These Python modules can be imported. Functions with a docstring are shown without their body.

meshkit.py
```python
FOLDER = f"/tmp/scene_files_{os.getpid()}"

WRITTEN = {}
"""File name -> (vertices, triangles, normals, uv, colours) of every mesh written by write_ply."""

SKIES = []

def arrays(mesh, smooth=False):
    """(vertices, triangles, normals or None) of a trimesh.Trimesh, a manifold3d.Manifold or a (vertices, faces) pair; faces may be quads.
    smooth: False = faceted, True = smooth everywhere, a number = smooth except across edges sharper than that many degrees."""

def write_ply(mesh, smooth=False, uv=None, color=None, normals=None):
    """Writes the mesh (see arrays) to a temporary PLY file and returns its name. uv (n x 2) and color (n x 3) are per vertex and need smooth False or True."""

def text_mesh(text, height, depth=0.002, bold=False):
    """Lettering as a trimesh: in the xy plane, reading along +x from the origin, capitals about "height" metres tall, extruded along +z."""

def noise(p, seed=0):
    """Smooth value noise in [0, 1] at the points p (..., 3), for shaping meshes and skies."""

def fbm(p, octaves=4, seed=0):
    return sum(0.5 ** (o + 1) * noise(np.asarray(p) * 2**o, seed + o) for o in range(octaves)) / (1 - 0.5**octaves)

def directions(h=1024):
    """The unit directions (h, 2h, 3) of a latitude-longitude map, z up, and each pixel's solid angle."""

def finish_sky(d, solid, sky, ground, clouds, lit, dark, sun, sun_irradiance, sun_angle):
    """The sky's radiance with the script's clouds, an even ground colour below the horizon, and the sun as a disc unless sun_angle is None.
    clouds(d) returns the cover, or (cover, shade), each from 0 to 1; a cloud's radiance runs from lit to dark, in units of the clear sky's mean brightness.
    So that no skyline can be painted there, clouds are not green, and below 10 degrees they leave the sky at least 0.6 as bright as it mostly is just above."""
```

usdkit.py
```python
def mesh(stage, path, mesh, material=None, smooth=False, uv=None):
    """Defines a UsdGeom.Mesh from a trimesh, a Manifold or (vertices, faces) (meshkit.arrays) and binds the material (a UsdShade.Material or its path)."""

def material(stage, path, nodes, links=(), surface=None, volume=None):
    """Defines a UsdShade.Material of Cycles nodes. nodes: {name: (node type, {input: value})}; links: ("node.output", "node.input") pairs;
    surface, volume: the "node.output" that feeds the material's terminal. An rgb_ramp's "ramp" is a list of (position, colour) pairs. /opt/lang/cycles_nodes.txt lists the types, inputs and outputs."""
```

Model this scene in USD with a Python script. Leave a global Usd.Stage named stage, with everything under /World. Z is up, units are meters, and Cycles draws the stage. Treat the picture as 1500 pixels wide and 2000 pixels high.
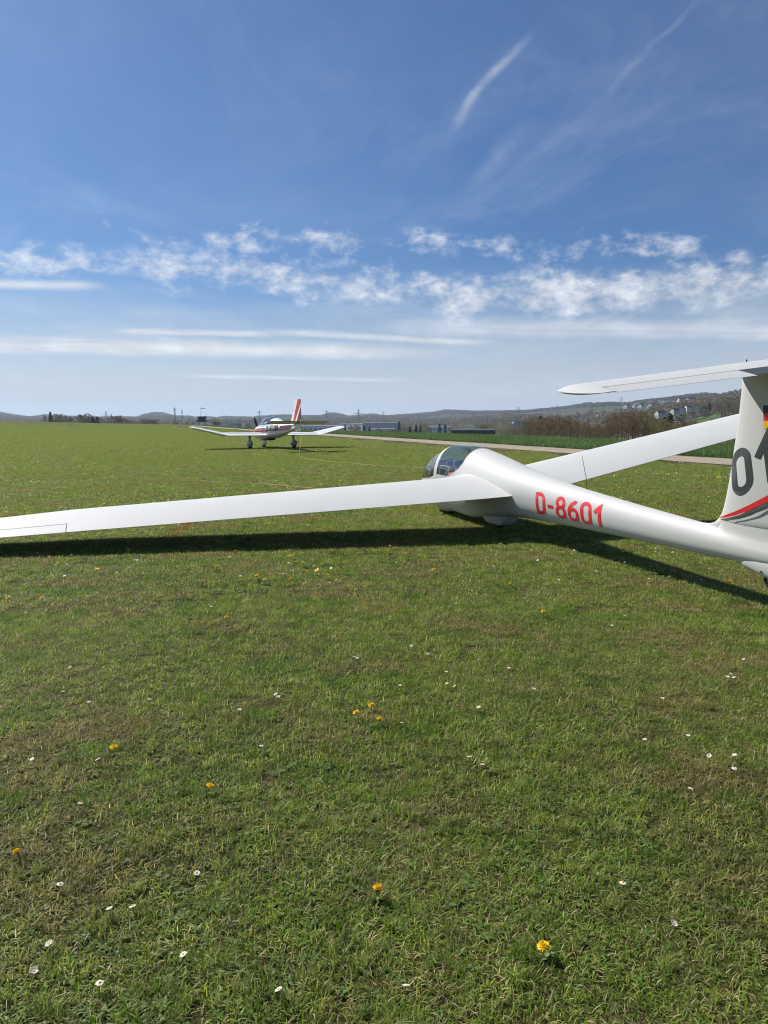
import math, numpy as np, trimesh, usdkit, meshkit
from pxr import Usd, UsdGeom, UsdLux, UsdShade, Gf, Sdf, Vt
from scipy.interpolate import PchipInterpolator as Pchip, RegularGridInterpolator
from scipy.sparse import coo_matrix
from scipy.sparse.csgraph import connected_components
from shapely.geometry import LineString, Polygon
from shapely import union_all

stage = Usd.Stage.CreateInMemory()
UsdGeom.SetStageUpAxis(stage, UsdGeom.Tokens.z)
UsdGeom.SetStageMetersPerUnit(stage, 1.0)
UsdGeom.Xform.Define(stage, '/World')
UsdGeom.Scope.Define(stage, '/World/Looks')
PI = math.pi
rng = np.random.default_rng(7)

# ------------------------------------------------------------------ camera
EYE, FPX, PITCH = 1.497, 1423.0, 0.125          # eye height, focal length in photo pixels (1500 wide), downward tilt
cam = UsdGeom.Camera.Define(stage, '/World/camera')
cam.CreateHorizontalApertureAttr(36.0)
cam.CreateVerticalApertureAttr(48.0)
cam.CreateFocalLengthAttr(36.0 * FPX / 1500)
cam.CreateClippingRangeAttr(Gf.Vec2f(0.05, 30000))
cam.AddTranslateOp().Set(Gf.Vec3d(0, 0, EYE))
cam.AddRotateXOp().Set(90 - math.degrees(PITCH))
cam.CreateExposureAttr(0.5)

# ------------------------------------------------------------------ sun and sky
SUN_AZ, SUN_EL = -0.88, 0.75
SUN_DIR = np.array([math.sin(SUN_AZ) * math.cos(SUN_EL), math.cos(SUN_AZ) * math.cos(SUN_EL), math.sin(SUN_EL)])
sun = UsdLux.DistantLight.Define(stage, '/World/sun')
sun.CreateIntensityAttr(1.2)
sun.CreateNormalizeAttr(True)
sun.CreateAngleAttr(0.53)
sun.CreateColorAttr(Gf.Vec3f(1.0, 0.95, 0.87))
sun.AddRotateZOp().Set(-math.degrees(SUN_AZ) + 0.0)
sun.AddRotateXOp().Set(-(90 - math.degrees(SUN_EL)) )
SKY_STRENGTH = 0.067


def pix_dir(u, v):
    x, y = (u - 750) / FPX, (1000 - v) / FPX
    c, s = math.cos(PITCH), math.sin(PITCH)
    d = np.array([x, c + y * s, -s + y * c])
    return d / np.linalg.norm(d)


def plane_xy(u, v):                              # where a viewing direction meets the cloud layer
    d = pix_dir(u, v)
    return d[0] / (d[2] + 0.03), d[1] / (d[2] + 0.03)


def sky_material():
    N, L = {}, []
    N['tc'] = ('texture_coordinate', {})
    N['sky'] = ('sky_texture', dict(sky_type='single_scattering', sun_disc=False, sun_elevation=SUN_EL, sun_rotation=SUN_AZ, altitude=250.0, air_density=1.0, aerosol_density=0.9, ozone_density=1.6))
    N['sep'] = ('separate_xyz', {})
    L.append(('tc.generated', 'sep.vector'))
    k = [0]

    def math_(op, a, b=None, c=None, clamp=False):
        k[0] += 1
        n = f'm{k[0]}'
        vals = {}
        for i, q in enumerate((a, b, c)):
            if q is None:
                continue
            if isinstance(q, str):
                L.append((q, f'{n}.value{i+1}'))
            else:
                vals[f'value{i+1}'] = float(q)
        N[n] = ('math', dict(math_type=op, use_clamp=clamp, **vals))
        return n + '.value'

    def remap(v, a, b, c=0.0, d=1.0, kind='smoothstep'):
        k[0] += 1
        n = f'r{k[0]}'
        N[n] = ('map_range', dict(range_type=kind, from_min=a, from_max=b, to_min=c, to_max=d, clamp=True))
        L.append((v, n + '.value'))
        return n + '.result'

    zz = math_('add', math_('maximum', 'sep.z', 0.0), 0.03)
    px = math_('divide', 'sep.x', zz)
    py = math_('divide', 'sep.y', zz)

    def vec(sx, sy, ox=0.0, oy=0.0, z=0.0):
        k[0] += 1
        n = f'v{k[0]}'
        N[n] = ('combine_xyz', dict(z=z))
        L.append((math_('multiply_add', px, sx, ox), n + '.x'))
        L.append((math_('multiply_add', py, sy, oy), n + '.y'))
        return n + '.vector'

    def noise(v, scale, detail=4.0, rough=0.55, dist=0.0):
        k[0] += 1
        n = f'n{k[0]}'
        N[n] = ('noise_texture', dict(dimensions='3D', scale=scale, detail=detail, roughness=rough, distortion=dist))
        L.append((v, n + '.vector'))
        return n + '.fac'

    mul = lambda *a: a[0] if len(a) == 1 else math_('multiply', a[0], mul(*a[1:]))
    # altocumulus bank: ragged masses of small puffs, drawn as long patches of the cloud layer
    def patch(u0, v0, u1, v1, w, soft0=-0.25, soft1=1.25, ragged=0.0, seed=0.0):
        (ax, ay), (bx, by) = plane_xy(u0, v0), plane_xy(u1, v1)
        l = math.hypot(bx - ax, by - ay)
        tx, ty = (bx - ax) / l, (by - ay) / l
        dx, dy = math_('subtract', px, ax), math_('subtract', py, ay)
        t = math_('add', math_('multiply', dx, tx / l), math_('multiply', dy, ty / l))
        q = math_('add', math_('multiply', dx, -ty), math_('multiply', dy, tx))
        if ragged:
            q = math_('add', q, math_('multiply_add', noise(vec(1.6, 0.5, seed, 1.0), 1.6, 4.0, 0.6), 2 * ragged, -ragged))
        return mul(remap(math_('absolute', q), w, 0.0), remap(t, soft0, soft0 + 0.35), remap(t, soft1, soft1 - 0.35))

    big = noise(vec(0.55, 0.35, 3.1, 0.7), 1.2, 3.0, 0.5)
    N['av'] = ('combine_xyz', {})
    L.append((math_('multiply', math_('arctan2', 'sep.x', 'sep.y'), 0.62), 'av.x'))
    L.append(('sep.z', 'av.y'))
    puff = noise('av.vector', 24.0, 7.0, 0.60, 0.1)
    fine = noise('av.vector', 75.0, 5.0, 0.62, 0.1)
    m1 = patch(260, 520, 980, 578, 1.25, ragged=0.35, seed=2.0)
    m2 = patch(860, 590, 1600, 560, 1.7, ragged=0.4, seed=6.0)
    m3 = patch(-60, 515, 260, 505, 1.0, ragged=0.3, seed=9.0)
    m4 = patch(300, 470, 1350, 490, 0.65, ragged=0.2, seed=4.0)
    where = math_('maximum', math_('maximum', math_('multiply', m1, 0.88), math_('multiply', m2, 1.0)), math_('maximum', math_('multiply', m3, 0.78), math_('multiply', m4, 0.74)))
    dens = math_('add', math_('multiply_add', puff, 1.0, -0.5), math_('add', math_('multiply_add', fine, 0.55, -0.275), math_('multiply_add', big, 0.30, -0.15)))
    dens = math_('add', dens, math_('multiply_add', where, 0.52, -0.34))
    bank = mul(remap(dens, -0.10, 0.34), 0.82)
    # a soft veil under the bank
    veil = mul(remap(py, 4.0, 5.6), remap(py, 9.5, 6.2), remap(noise(vec(0.5, 0.5, 1.7, 9.1), 1.1, 5.0, 0.6), 0.36, 0.74), 0.22)
    # long flat streaks lower down, strongest on the left
    st = remap(noise(vec(0.35, 1.3, 5.3, 2.9), 1.6, 6.0, 0.62, 0.5), 0.18, 0.50)
    s1 = mul(patch(-250, 672, 800, 692, 1.0, -0.1, 1.15, 0.35, 3.0), 0.85)
    s2 = mul(patch(270, 648, 500, 652, 0.30, -0.3, 1.3, 0.10, 5.0), 0.75)
    s3 = mul(patch(570, 650, 900, 668, 0.32, -0.3, 1.3, 0.12, 7.0), 0.60)
    s4 = mul(patch(400, 735, 730, 742, 0.55, -0.3, 1.3, 0.2, 1.0), 0.55)
    s5 = mul(patch(880, 640, 1700, 650, 0.8, -0.3, 1.3, 0.4, 12.0), 0.50)
    s6 = mul(patch(-100, 555, 150, 557, 0.22, -0.3, 1.3, 0.1, 15.0), 0.7)
    streak = s1
    for q in (s2, s3, s4, s5, s6):
        streak = math_('maximum', streak, q)
    streak = mul(streak, st)
    # thin cirrus high up
    ci = noise(vec(0.75, 0.42, 2.2, 6.1), 1.5, 6.0, 0.66, 0.9)
    cirrus = mul(remap(ci, 0.44, 0.82), 0.15)

    thin = mul(remap(noise(vec(0.30, 0.30, 8.8, 3.1), 1.0, 5.0, 0.6, 0.4), 0.35, 0.75), 0.08)
    # old trails, drifting apart
    def trail(u0, v0, u1, v1, w, amount, seed):
        (ax, ay), (bx, by) = plane_xy(u0, v0), plane_xy(u1, v1)
        l = math.hypot(bx - ax, by - ay)
        tx, ty = (bx - ax) / l, (by - ay) / l
        dx, dy = math_('subtract', px, ax), math_('subtract', py, ay)
        t = math_('add', math_('multiply', dx, tx / l), math_('multiply', dy, ty / l))
        bend = math_('multiply_add', noise(vec(1, 1, seed, 0), 2.5, 3.0), 0.10, -0.05)
        s = math_('absolute', math_('add', math_('add', math_('multiply', dx, -ty), math_('multiply', dy, tx)), bend))
        prof = remap(s, w, 0.0)
        win = mul(remap(t, -0.35, 0.25), remap(t, 1.5, 0.7))
        tex = remap(noise(vec(1, 1, seed, 3.3), 9.0, 5.0, 0.65), 0.25, 0.7, 0.35, 1.0)
        return mul(prof, win, tex, amount)

    trails = [trail(1003, 100, 905, 225, 0.028, 0.34, 1.0), trail(1325, 20, 1205, 165, 0.018, 0.10, 5.0), trail(1025, 255, 930, 352, 0.07, 0.12, 8.0), trail(985, 140, 800, 330, 0.10, 0.05, 3.0)]
    cover = cirrus
    for c in [veil, thin, streak, bank] + trails:      # 1-(1-a)(1-b)
        cover = math_('subtract', 1.0, math_('multiply', math_('subtract', 1.0, cover), math_('subtract', 1.0, c)))
    cover = mul(cover, remap(math_('multiply', 'sep.z', 1.0), 0.0, 0.05))
    shade = remap(puff, 0.35, 0.75, 0.80, 1.06)
    N['cc'] = ('mix_color', dict(blend_type='multiply', fac=1.0, a=CLOUD))
    N['sh'] = ('combine_color', {})
    for ch in 'rgb':
        L.append((shade, 'sh.' + ch))
    L.append(('sh.color', 'cc.b'))
    N['tone'] = ('mix_color', dict(blend_type='multiply', fac=1.0, b=SKY_TINT, use_clamp=False))
    L.append(('sky.color', 'tone.a'))
    N['hz'] = ('mix_color', dict(blend_type='mix', b=HORIZON_AIR))
    L += [(remap('sep.z', 0.22, -0.02, 0.0, 0.92, 'smootherstep'), 'hz.fac'), ('tone.result', 'hz.a')]
    N['mx'] = ('mix_color', dict(blend_type='mix'))
    L += [(cover, 'mx.fac'), ('hz.result', 'mx.a'), ('cc.result', 'mx.b')]
    N['bg'] = ('background_shader', dict(strength=SKY_STRENGTH))
    L.append(('mx.result', 'bg.color'))
    return usdkit.material(stage, '/World/Looks/sky_look', N, L, surface='bg.background')


CLOUD = (9.8, 10.1, 10.5)
SKY_TINT = (0.345, 0.58, 0.87)
HORIZON_AIR = (6.6, 7.2, 7.9)
dome = UsdLux.DomeLight.Define(stage, '/World/sky')
UsdShade.MaterialBindingAPI.Apply(dome.GetPrim()).Bind(sky_material())
dome.GetPrim().SetCustomDataByKey('kind', 'structure')

# ------------------------------------------------------------------ helpers
_taken = {}
LEAFY = set()


def numbered(parent, name):
    k = (parent, name)
    n = _taken.get(k, 0)
    _taken[k] = n + 1
    return name if n == 0 else f'{name}_{n:03d}'


def tag(p, label=None, cat=None, group=None, kind=None):
    p = p.GetPrim() if hasattr(p, 'GetPrim') else p
    for k, v in (('label', label), ('category', cat), ('group', group), ('kind', kind)):
        if v:
            p.SetCustomDataByKey(k, v)
    return p


def path_of(parent):
    return '/World' if parent is None else str(parent.GetPath())


def obj(name, mesh, mat, parent=None, smooth=False, **kw):
    pp = path_of(parent)
    m = usdkit.mesh(stage, f'{pp}/{numbered(pp, name)}', mesh, mat, smooth)
    if isinstance(mat, UsdShade.Material) and str(mat.GetPath()) in LEAFY and isinstance(mesh, tuple):
        v, f = mesh
        f = np.asarray(f)
        g = coo_matrix((np.ones(2 * len(f)), (np.concatenate([f[:, 0], f[:, 0]]), np.concatenate([f[:, 1], f[:, 2]]))), shape=(len(v), len(v)))
        k, lab = connected_components(g, directed=False)
        val = np.random.default_rng(len(v)).random(k)[lab].astype(np.float32)
        UsdGeom.PrimvarsAPI(m).CreatePrimvar('shade', Sdf.ValueTypeNames.FloatArray, 'vertex').Set(Vt.FloatArray.FromNumpy(val))
    tag(m, **kw)
    return m


def thing(name, label=None, cat=None, group=None, loc=(0, 0, 0), rz=0.0, rx=0.0, s=1.0, parent=None, kind=None):
    pp = path_of(parent)
    x = UsdGeom.Xform.Define(stage, f'{pp}/{numbered(pp, name)}')
    x.AddTranslateOp().Set(Gf.Vec3d(*map(float, loc)))
    if rz:
        x.AddRotateZOp().Set(math.degrees(rz))
    if rx:
        x.AddRotateXOp().Set(math.degrees(rx))
    if np.ndim(s) or s != 1.0:
        x.AddScaleOp().Set(Gf.Vec3f(*(s if np.ndim(s) else (s, s, s))))
    tag(x, label, cat, group, kind)
    return x


class Kind:
    """A class prim with parts; put() places referencing copies."""
    def __init__(self, name):
        self.prim = stage.CreateClassPrim(f'/World/Looks/{name}_kind')
        self.name = name

    def part(self, name, mesh, mat, smooth=False, parent=None):
        return obj(name, mesh, mat, parent or self.prim, smooth)

    def put(self, loc, rz=0.0, s=1.0, label=None, cat=None, group=None, rx=0.0, name=None):
        t = thing(name or self.name, label, cat, group, loc, rz, rx, s)
        t.GetPrim().GetReferences().AddInternalReference(self.prim.GetPath())
        t.GetPrim().SetInstanceable(True)
        return t


class MB:
    """Collects triangles of one mesh."""
    def __init__(self):
        self.v, self.f, self.n = [], [], 0

    def add(self, v, f):
        v, f = np.asarray(v, float), np.asarray(f, int)
        if f.shape[1] == 4:
            f = np.vstack([f[:, [0, 1, 2]], f[:, [0, 2, 3]]])
        self.v.append(v)
        self.f.append(f + self.n)
        self.n += len(v)
        return self

    def tm(self, m):
        return self.add(m.vertices, m.faces)

    def box(self, c, e, rz=0.0):
        m = trimesh.creation.box(e)
        if rz:
            m.apply_transform(trimesh.transformations.rotation_matrix(rz, [0, 0, 1]))
        m.apply_translation(c)
        return self.tm(m)

    def bar(self, a, b, r0, r1=None, n=6):
        return self.add(*tube([a, b], [r0, r0 if r1 is None else r1], n))

    def get(self):
        return np.vstack(self.v), np.vstack(self.f)


def tube(P, R, n=8, cap=True):
    P = np.asarray(P, float)
    R = np.broadcast_to(np.asarray(R, float), (len(P),))
    T = np.gradient(P, axis=0)
    T /= np.maximum(np.linalg.norm(T, axis=1, keepdims=True), 1e-12)
    up = np.array([0, 0, 1.0]) if abs(T[0, 2]) < 0.9 else np.array([1.0, 0, 0])
    V = []
    for p, t, r in zip(P, T, R):
        a = np.cross(up, t)
        a /= max(np.linalg.norm(a), 1e-9)
        b = np.cross(t, a)
        up = b if abs(b @ t) < 0.5 else up
        an = np.arange(n) / n * 2 * PI
        V.append(p + r * (np.outer(np.cos(an), a) + np.outer(np.sin(an), b)))
    return loft(V, cap)


def loft(loops, cap=True, closed=True):
    """Skins a list of loops (n x 3)."""
    loops = [np.asarray(l, float) for l in loops]
    n, k = len(loops[0]), len(loops)
    V = np.vstack(loops)
    F = []
    for i in range(k - 1):
        for j in range(n if closed else n - 1):
            a, b = i * n + j, i * n + (j + 1) % n
            F.append((a, b, b + n))
            F.append((a, b + n, a + n))
    V = list(V)
    if cap and closed:
        for i, flip in ((0, True), (k - 1, False)):
            c = len(V)
            V.append(loops[i].mean(0))
            for j in range(n):
                a, b = i * n + j, i * n + (j + 1) % n
                F.append((b, a, c) if flip else (a, b, c))
    V, F = np.array(V), np.array(F)
    m = trimesh.Trimesh(V, F, process=False)
    try:
        if m.volume < 0:
            F = F[:, ::-1]
    except Exception:
        pass
    return V, F


def clip(v, f, s):
    """The part of a triangle mesh where the vertex values s are positive, cut cleanly."""
    v, f, s = np.asarray(v, float), np.asarray(f, int), np.asarray(s, float)
    V, F, cut = list(v), [], {}

    def mid(a, b):
        k = (min(a, b), max(a, b))
        if k not in cut:
            t = s[k[0]] / (s[k[0]] - s[k[1]])
            cut[k] = len(V)
            V.append(v[k[0]] + t * (v[k[1]] - v[k[0]]))
        return cut[k]

    pos = s > 0
    full = pos[f].all(1)
    F = f[full].tolist()
    for tri in f[pos[f].any(1) & ~full]:
        for r in range(3):
            a, b, c = tri[r], tri[(r + 1) % 3], tri[(r + 2) % 3]
            if pos[a] and not pos[b] and not pos[c]:
                F.append([a, mid(a, b), mid(a, c)])
                break
            if pos[a] and pos[b] and not pos[c]:
                q, p = mid(b, c), mid(a, c)
                F += [[a, b, q], [a, q, p]]
                break
    F = np.array(F)
    V = np.array(V)
    used, inv = np.unique(F, return_inverse=True)
    return V[used], inv.reshape(F.shape)


def ground_at(u, v, z=0.0):
    d = pix_dir(u, v)
    t = (z - EYE) / d[2]
    return np.array([d[0] * t, d[1] * t, z])


def at(u, dist):                                   # ground position in photo column u at a given distance
    a = math.atan((u - 750) / FPX / math.cos(PITCH) * 1.0)
    return dist * math.sin(a), dist * math.cos(a)


def height(v, dist):                               # height that shows at photo row v at this distance
    return EYE + (1000 - FPX * math.tan(PITCH) - v) / FPX * dist


# ------------------------------------------------------------------ materials
def paint(name, col, rough=0.4, coat=0.0, metal=0.0, dirt=0.0, scale=3.0, spec=0.5, bump=0.0, bscale=40.0, var=None):
    N = {'p': ('principled_bsdf', dict(base_color=col, roughness=rough, coat_weight=coat, coat_roughness=0.05, metallic=metal, specular_ior_level=spec))}
    L = []
    if dirt or var is not None:
        N['g'] = ('geometry', {})
        N['n'] = ('noise_texture', dict(scale=scale, detail=5.0, roughness=0.6))
        N['r'] = ('rgb_ramp', dict(ramp=[(0.35, var if var is not None else tuple(c * (1 - dirt) for c in col)), (0.65, col)]))
        L += [('g.position', 'n.vector'), ('n.fac', 'r.fac'), ('r.color', 'p.base_color')]
    if bump:
        N['g'] = ('geometry', {})
        N['bn'] = ('noise_texture', dict(scale=bscale, detail=3.0))
        N['b'] = ('bump', dict(strength=bump, distance=0.02))
        L += [('g.position', 'bn.vector'), ('bn.fac', 'b.height'), ('b.normal', 'p.normal')]
    return usdkit.material(stage, f'/World/Looks/{name}', N, L, surface='p.BSDF')


def leafy(name, cols, trans=0.35, patch=None, pscale=1.0, rough=0.5, spec=0.3, patch2=None, p2scale=4.0, prange=(0.42, 0.62), p2range=(0.5, 0.7), pmix=0.75, tint=(1.0, 1.05, 0.65), grain=None):
    """Colour per blade or leaf, drifting over the ground in patches, letting light through."""
    LEAFY.add(f'/World/Looks/{name}')
    N = {'g': ('geometry', {}), 'is': ('attribute', dict(attribute='shade')), 'c': ('rgb_ramp', dict(ramp=cols)), 'p': ('principled_bsdf', dict(roughness=rough, specular_ior_level=spec)),
         't': ('translucent_bsdf', {}), 'm': ('mix_closure', dict(fac=trans)), 'tt': ('mix_color', dict(blend_type='multiply', fac=1.0, b=tint, use_clamp=False))}
    L = [('is.fac', 'c.fac')]
    col = 'c.color'
    for i, (pc, sc, rg) in enumerate(((patch, pscale, prange), (patch2, p2scale, p2range))):
        if pc is None:
            continue
        N[f'n{i}'] = ('noise_texture', dict(scale=sc, detail=4.0, roughness=0.6))
        N[f'r{i}'] = ('map_range', dict(range_type='smoothstep', from_min=rg[0], from_max=rg[1], to_min=0.0, to_max=pmix, clamp=True))
        N[f'x{i}'] = ('mix_color', dict(blend_type='mix'))
        N[f'k{i}'] = ('rgb_ramp', dict(ramp=pc))
        L += [('g.position', f'n{i}.vector'), (f'n{i}.fac', f'r{i}.value'), (f'r{i}.result', f'x{i}.fac'), (col, f'x{i}.a'), ('is.fac', f'k{i}.fac'), (f'k{i}.color', f'x{i}.b')]
        col = f'x{i}.result'
    if grain:
        N['gn'] = ('noise_texture', dict(scale=grain[0], detail=3.0, roughness=0.65))
        N['gr'] = ('rgb_ramp', dict(ramp=[(0.32, (grain[1],) * 3), (0.68, (grain[2], grain[2] * 0.98, grain[2] * 0.9))]))
        N['gm'] = ('mix_color', dict(blend_type='multiply', fac=1.0, use_clamp=False))
        L += [('g.position', 'gn.vector'), ('gn.fac', 'gr.fac'), (col, 'gm.a'), ('gr.color', 'gm.b')]
        col = 'gm.result'
    L += [(col, 'p.base_color'), (col, 'tt.a'), ('tt.result', 't.color'), ('p.BSDF', 'm.closure1'), ('t.BSDF', 'm.closure2')]
    return usdkit.material(stage, f'/World/Looks/{name}', N, L, surface='m.closure')


def glass(name, tint=(0.93, 0.96, 0.98), f0=0.05, k=0.75):
    N = {'lw': ('layer_weight', dict(blend=0.5)), 'pw': ('math', dict(math_type='power', value2=4.0)), 'f': ('math', dict(math_type='multiply_add', value2=k, value3=f0)),
         'a': ('transparent_bsdf', dict(color=tint)), 'b': ('glossy_bsdf', dict(color=(1, 1, 1), roughness=0.01)), 'm': ('mix_closure', {})}
    return usdkit.material(stage, f'/World/Looks/{name}', N, [('lw.facing', 'pw.value1'), ('pw.value', 'f.value1'), ('f.value', 'm.fac'), ('a.BSDF', 'm.closure1'), ('b.BSDF', 'm.closure2')], surface='m.closure')




WHITE = paint('white_gelcoat', (0.535, 0.54, 0.527), 0.6, coat=0.08, dirt=0.03, scale=2.0, spec=0.3)
WHITE_TOW = paint('white_paint', (0.80, 0.80, 0.79), 0.35, coat=0.3, dirt=0.05, scale=2.0)
RED = paint('red_lettering', (0.74, 0.03, 0.035), 0.3, coat=0.4)
STRIPE_RED = paint('red_stripe_paint', (0.55, 0.02, 0.025), 0.3, coat=0.4)
GREY = paint('dark_grey_lettering', (0.045, 0.052, 0.055), 0.35, coat=0.3)
BLACK = paint('black_paint', (0.012, 0.012, 0.014), 0.4)
RUBBER = paint('tyre_rubber', (0.02, 0.02, 0.02), 0.8, dirt=0.3, scale=20)
METAL = paint('grey_metal', (0.30, 0.31, 0.32), 0.4, metal=0.8)
GAP = paint('dark_gap', (0.05, 0.05, 0.045), 0.8)
CANOPY = glass('canopy_glass', (0.86, 0.91, 0.95), 0.07, 0.7)
SEAT = paint('seat_grey', (0.16, 0.17, 0.19), 0.8)
SEAT_RED = paint('seat_red_cushion', (0.45, 0.05, 0.04), 0.8)
TUB = paint('cockpit_lining', (0.22, 0.23, 0.24), 0.7)
FLAG_GOLD = paint('flag_gold', (0.75, 0.42, 0.02), 0.4)

# ------------------------------------------------------------------ terrain
HORIZON = 1000 - FPX * math.tan(PITCH)
_k = np.array([-900, 0, 250, 400, 440, 480, 560, 660, 1000, 1170, 1400, 2400.])
_dc = np.array([300, 300, 300, 290, 230, 165, 120, 104, 70, 60, 52, 50.])
_yc = np.array([821, 822, 827, 829.5, 832.5, 836, 840, 842, 852, 857, 863, 866.])
_k2 = np.array([-900, 0, 300, 660, 850, 1000, 1150, 1300, 1400, 1500, 2400.])
_rv = np.array([900, 900, 900, 800, 750, 650, 520, 420, 380, 360, 350.])
_zv = np.array([-24, -24, -22, -22, -22, -20, -17, -12, -9, -8, -8.])
_ym = np.array([828, 827, 826, 826, 826, 820, 815, 807, 802, 800, 798.])
_rm = np.array([1800, 1800, 1800, 1800, 1800, 1500, 1300, 900, 750, 700, 700.])
_rr = np.array([4600, 4600, 4600, 4400, 4000, 3600, 3200, 2800, 2500, 2400, 2400.])
_ridge = np.array([(-900, 800), (-400, 808), (-100, 800), (0, 805), (30, 810), (70, 815), (100, 811), (120, 813), (200, 815), (240, 814), (275, 815), (288, 810), (310, 806), (328, 807.5), (347, 812.5), (377, 813), (393, 816), (410, 814), (430, 816), (440, 813.5), (463, 814), (485, 814.5), (498, 815), (529, 811.5), (561, 810), (587, 811.5), (631, 811.5), (640, 808), (653, 806.5), (671, 809.5), (680, 813), (706, 810.5), (726, 808.5), (752, 812), (795, 809), (843, 805.5), (867, 801), (896, 802.5), (939, 804), (1001, 804.5), (1025, 804), (1063, 800.5), (1100, 797.5), (1137, 791), (1180, 790), (1217, 792.5), (1250, 788), (1284, 786.7), (1331, 782), (1365, 779), (1393, 782), (1432, 774.7), (1500, 769), (1700, 772), (2400, 780)], float)

AZ = np.concatenate([np.linspace(-PI, -0.75, 60, endpoint=False), np.linspace(-0.75, 0.75, 520), np.linspace(0.75, PI, 61)[1:]])
RAD = np.concatenate([[0.0, 1.0, 2.5, 5], np.arange(8, 40, 4), np.arange(40, 320, 5.0), np.geomspace(320, 900, 22), np.geomspace(930, 6000, 60)])


def column(a):
    u = 750 + FPX * math.cos(PITCH) * math.tan(np.clip(a, -0.85, 0.85))
    I = lambda k, v: float(np.interp(u, k, v))
    dc, rv, rm, rr = I(_k, _dc), I(_k2, _rv), I(_k2, _rm), I(_k2, _rr)
    Z = lambda y, r: EYE + (HORIZON - y) / FPX * r
    zc = Z(I(_k, _yc), dc)
    zr = Z(float(np.interp(u, _ridge[:, 0], _ridge[:, 1])) + 7.0 * FPX / rr, rr)
    zm = Z(I(_k2, _ym), rm)
    zv = I(_k2, _zv)
    r = [0, 0.45 * dc, dc, dc * 1.12 + 4, 0.5 * (dc + rv), rv, rm, rr, rr * 1.3, 6200]
    z = [0, 0, zc, zc - 0.03 * (0.12 * dc + 4) - 0.25, 0.45 * (zc + zv), zv, zm, zr, zr - 35, zr - 45]
    return Pchip(r, z)(np.minimum(RAD, 6000))


HT = np.array([column(a) for a in AZ])
terrain_z = RegularGridInterpolator((AZ, RAD), HT, bounds_error=False, fill_value=None)


def tz(x, y):
    x, y = np.broadcast_arrays(np.asarray(x, float), np.asarray(y, float))
    return terrain_z(np.stack([np.arctan2(x, y), np.hypot(x, y)], -1))


def crest(x, y):                                    # distance at which the plateau ends in this direction
    u = 750 + FPX * math.cos(PITCH) * np.tan(np.clip(np.arctan2(x, y), -0.85, 0.85))
    return np.interp(u, _k, _dc)


def polar_mesh(i0, i1):
    rr = RAD[i0:i1]
    X = np.outer(np.sin(AZ), rr)
    Y = np.outer(np.cos(AZ), rr)
    V = np.stack([X, Y, HT[:, i0:i1]], -1).reshape(-1, 3)
    n = len(rr)
    a = (np.arange(len(AZ) - 1)[:, None] * n + np.arange(n - 1)).ravel()
    return V, np.stack([a, a + n, a + n + 1, a + 1], 1)


# gravel track along the field: a straight line from far left to near right
TA, TB = np.array([-55.0, 212.2]), np.array([25.0, -7.5])
TDIR = (TB - TA) / np.linalg.norm(TB - TA)
TN = np.array([-TDIR[1], TDIR[0]])                   # towards the crop field on the right
if TN[0] < 0:
    TN = -TN


def track_side(x, y):                                # signed distance from the track's middle, positive on the crop side
    return (np.asarray(x) - TA[0]) * TN[0] + (np.asarray(y) - TA[1]) * TN[1]


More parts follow.
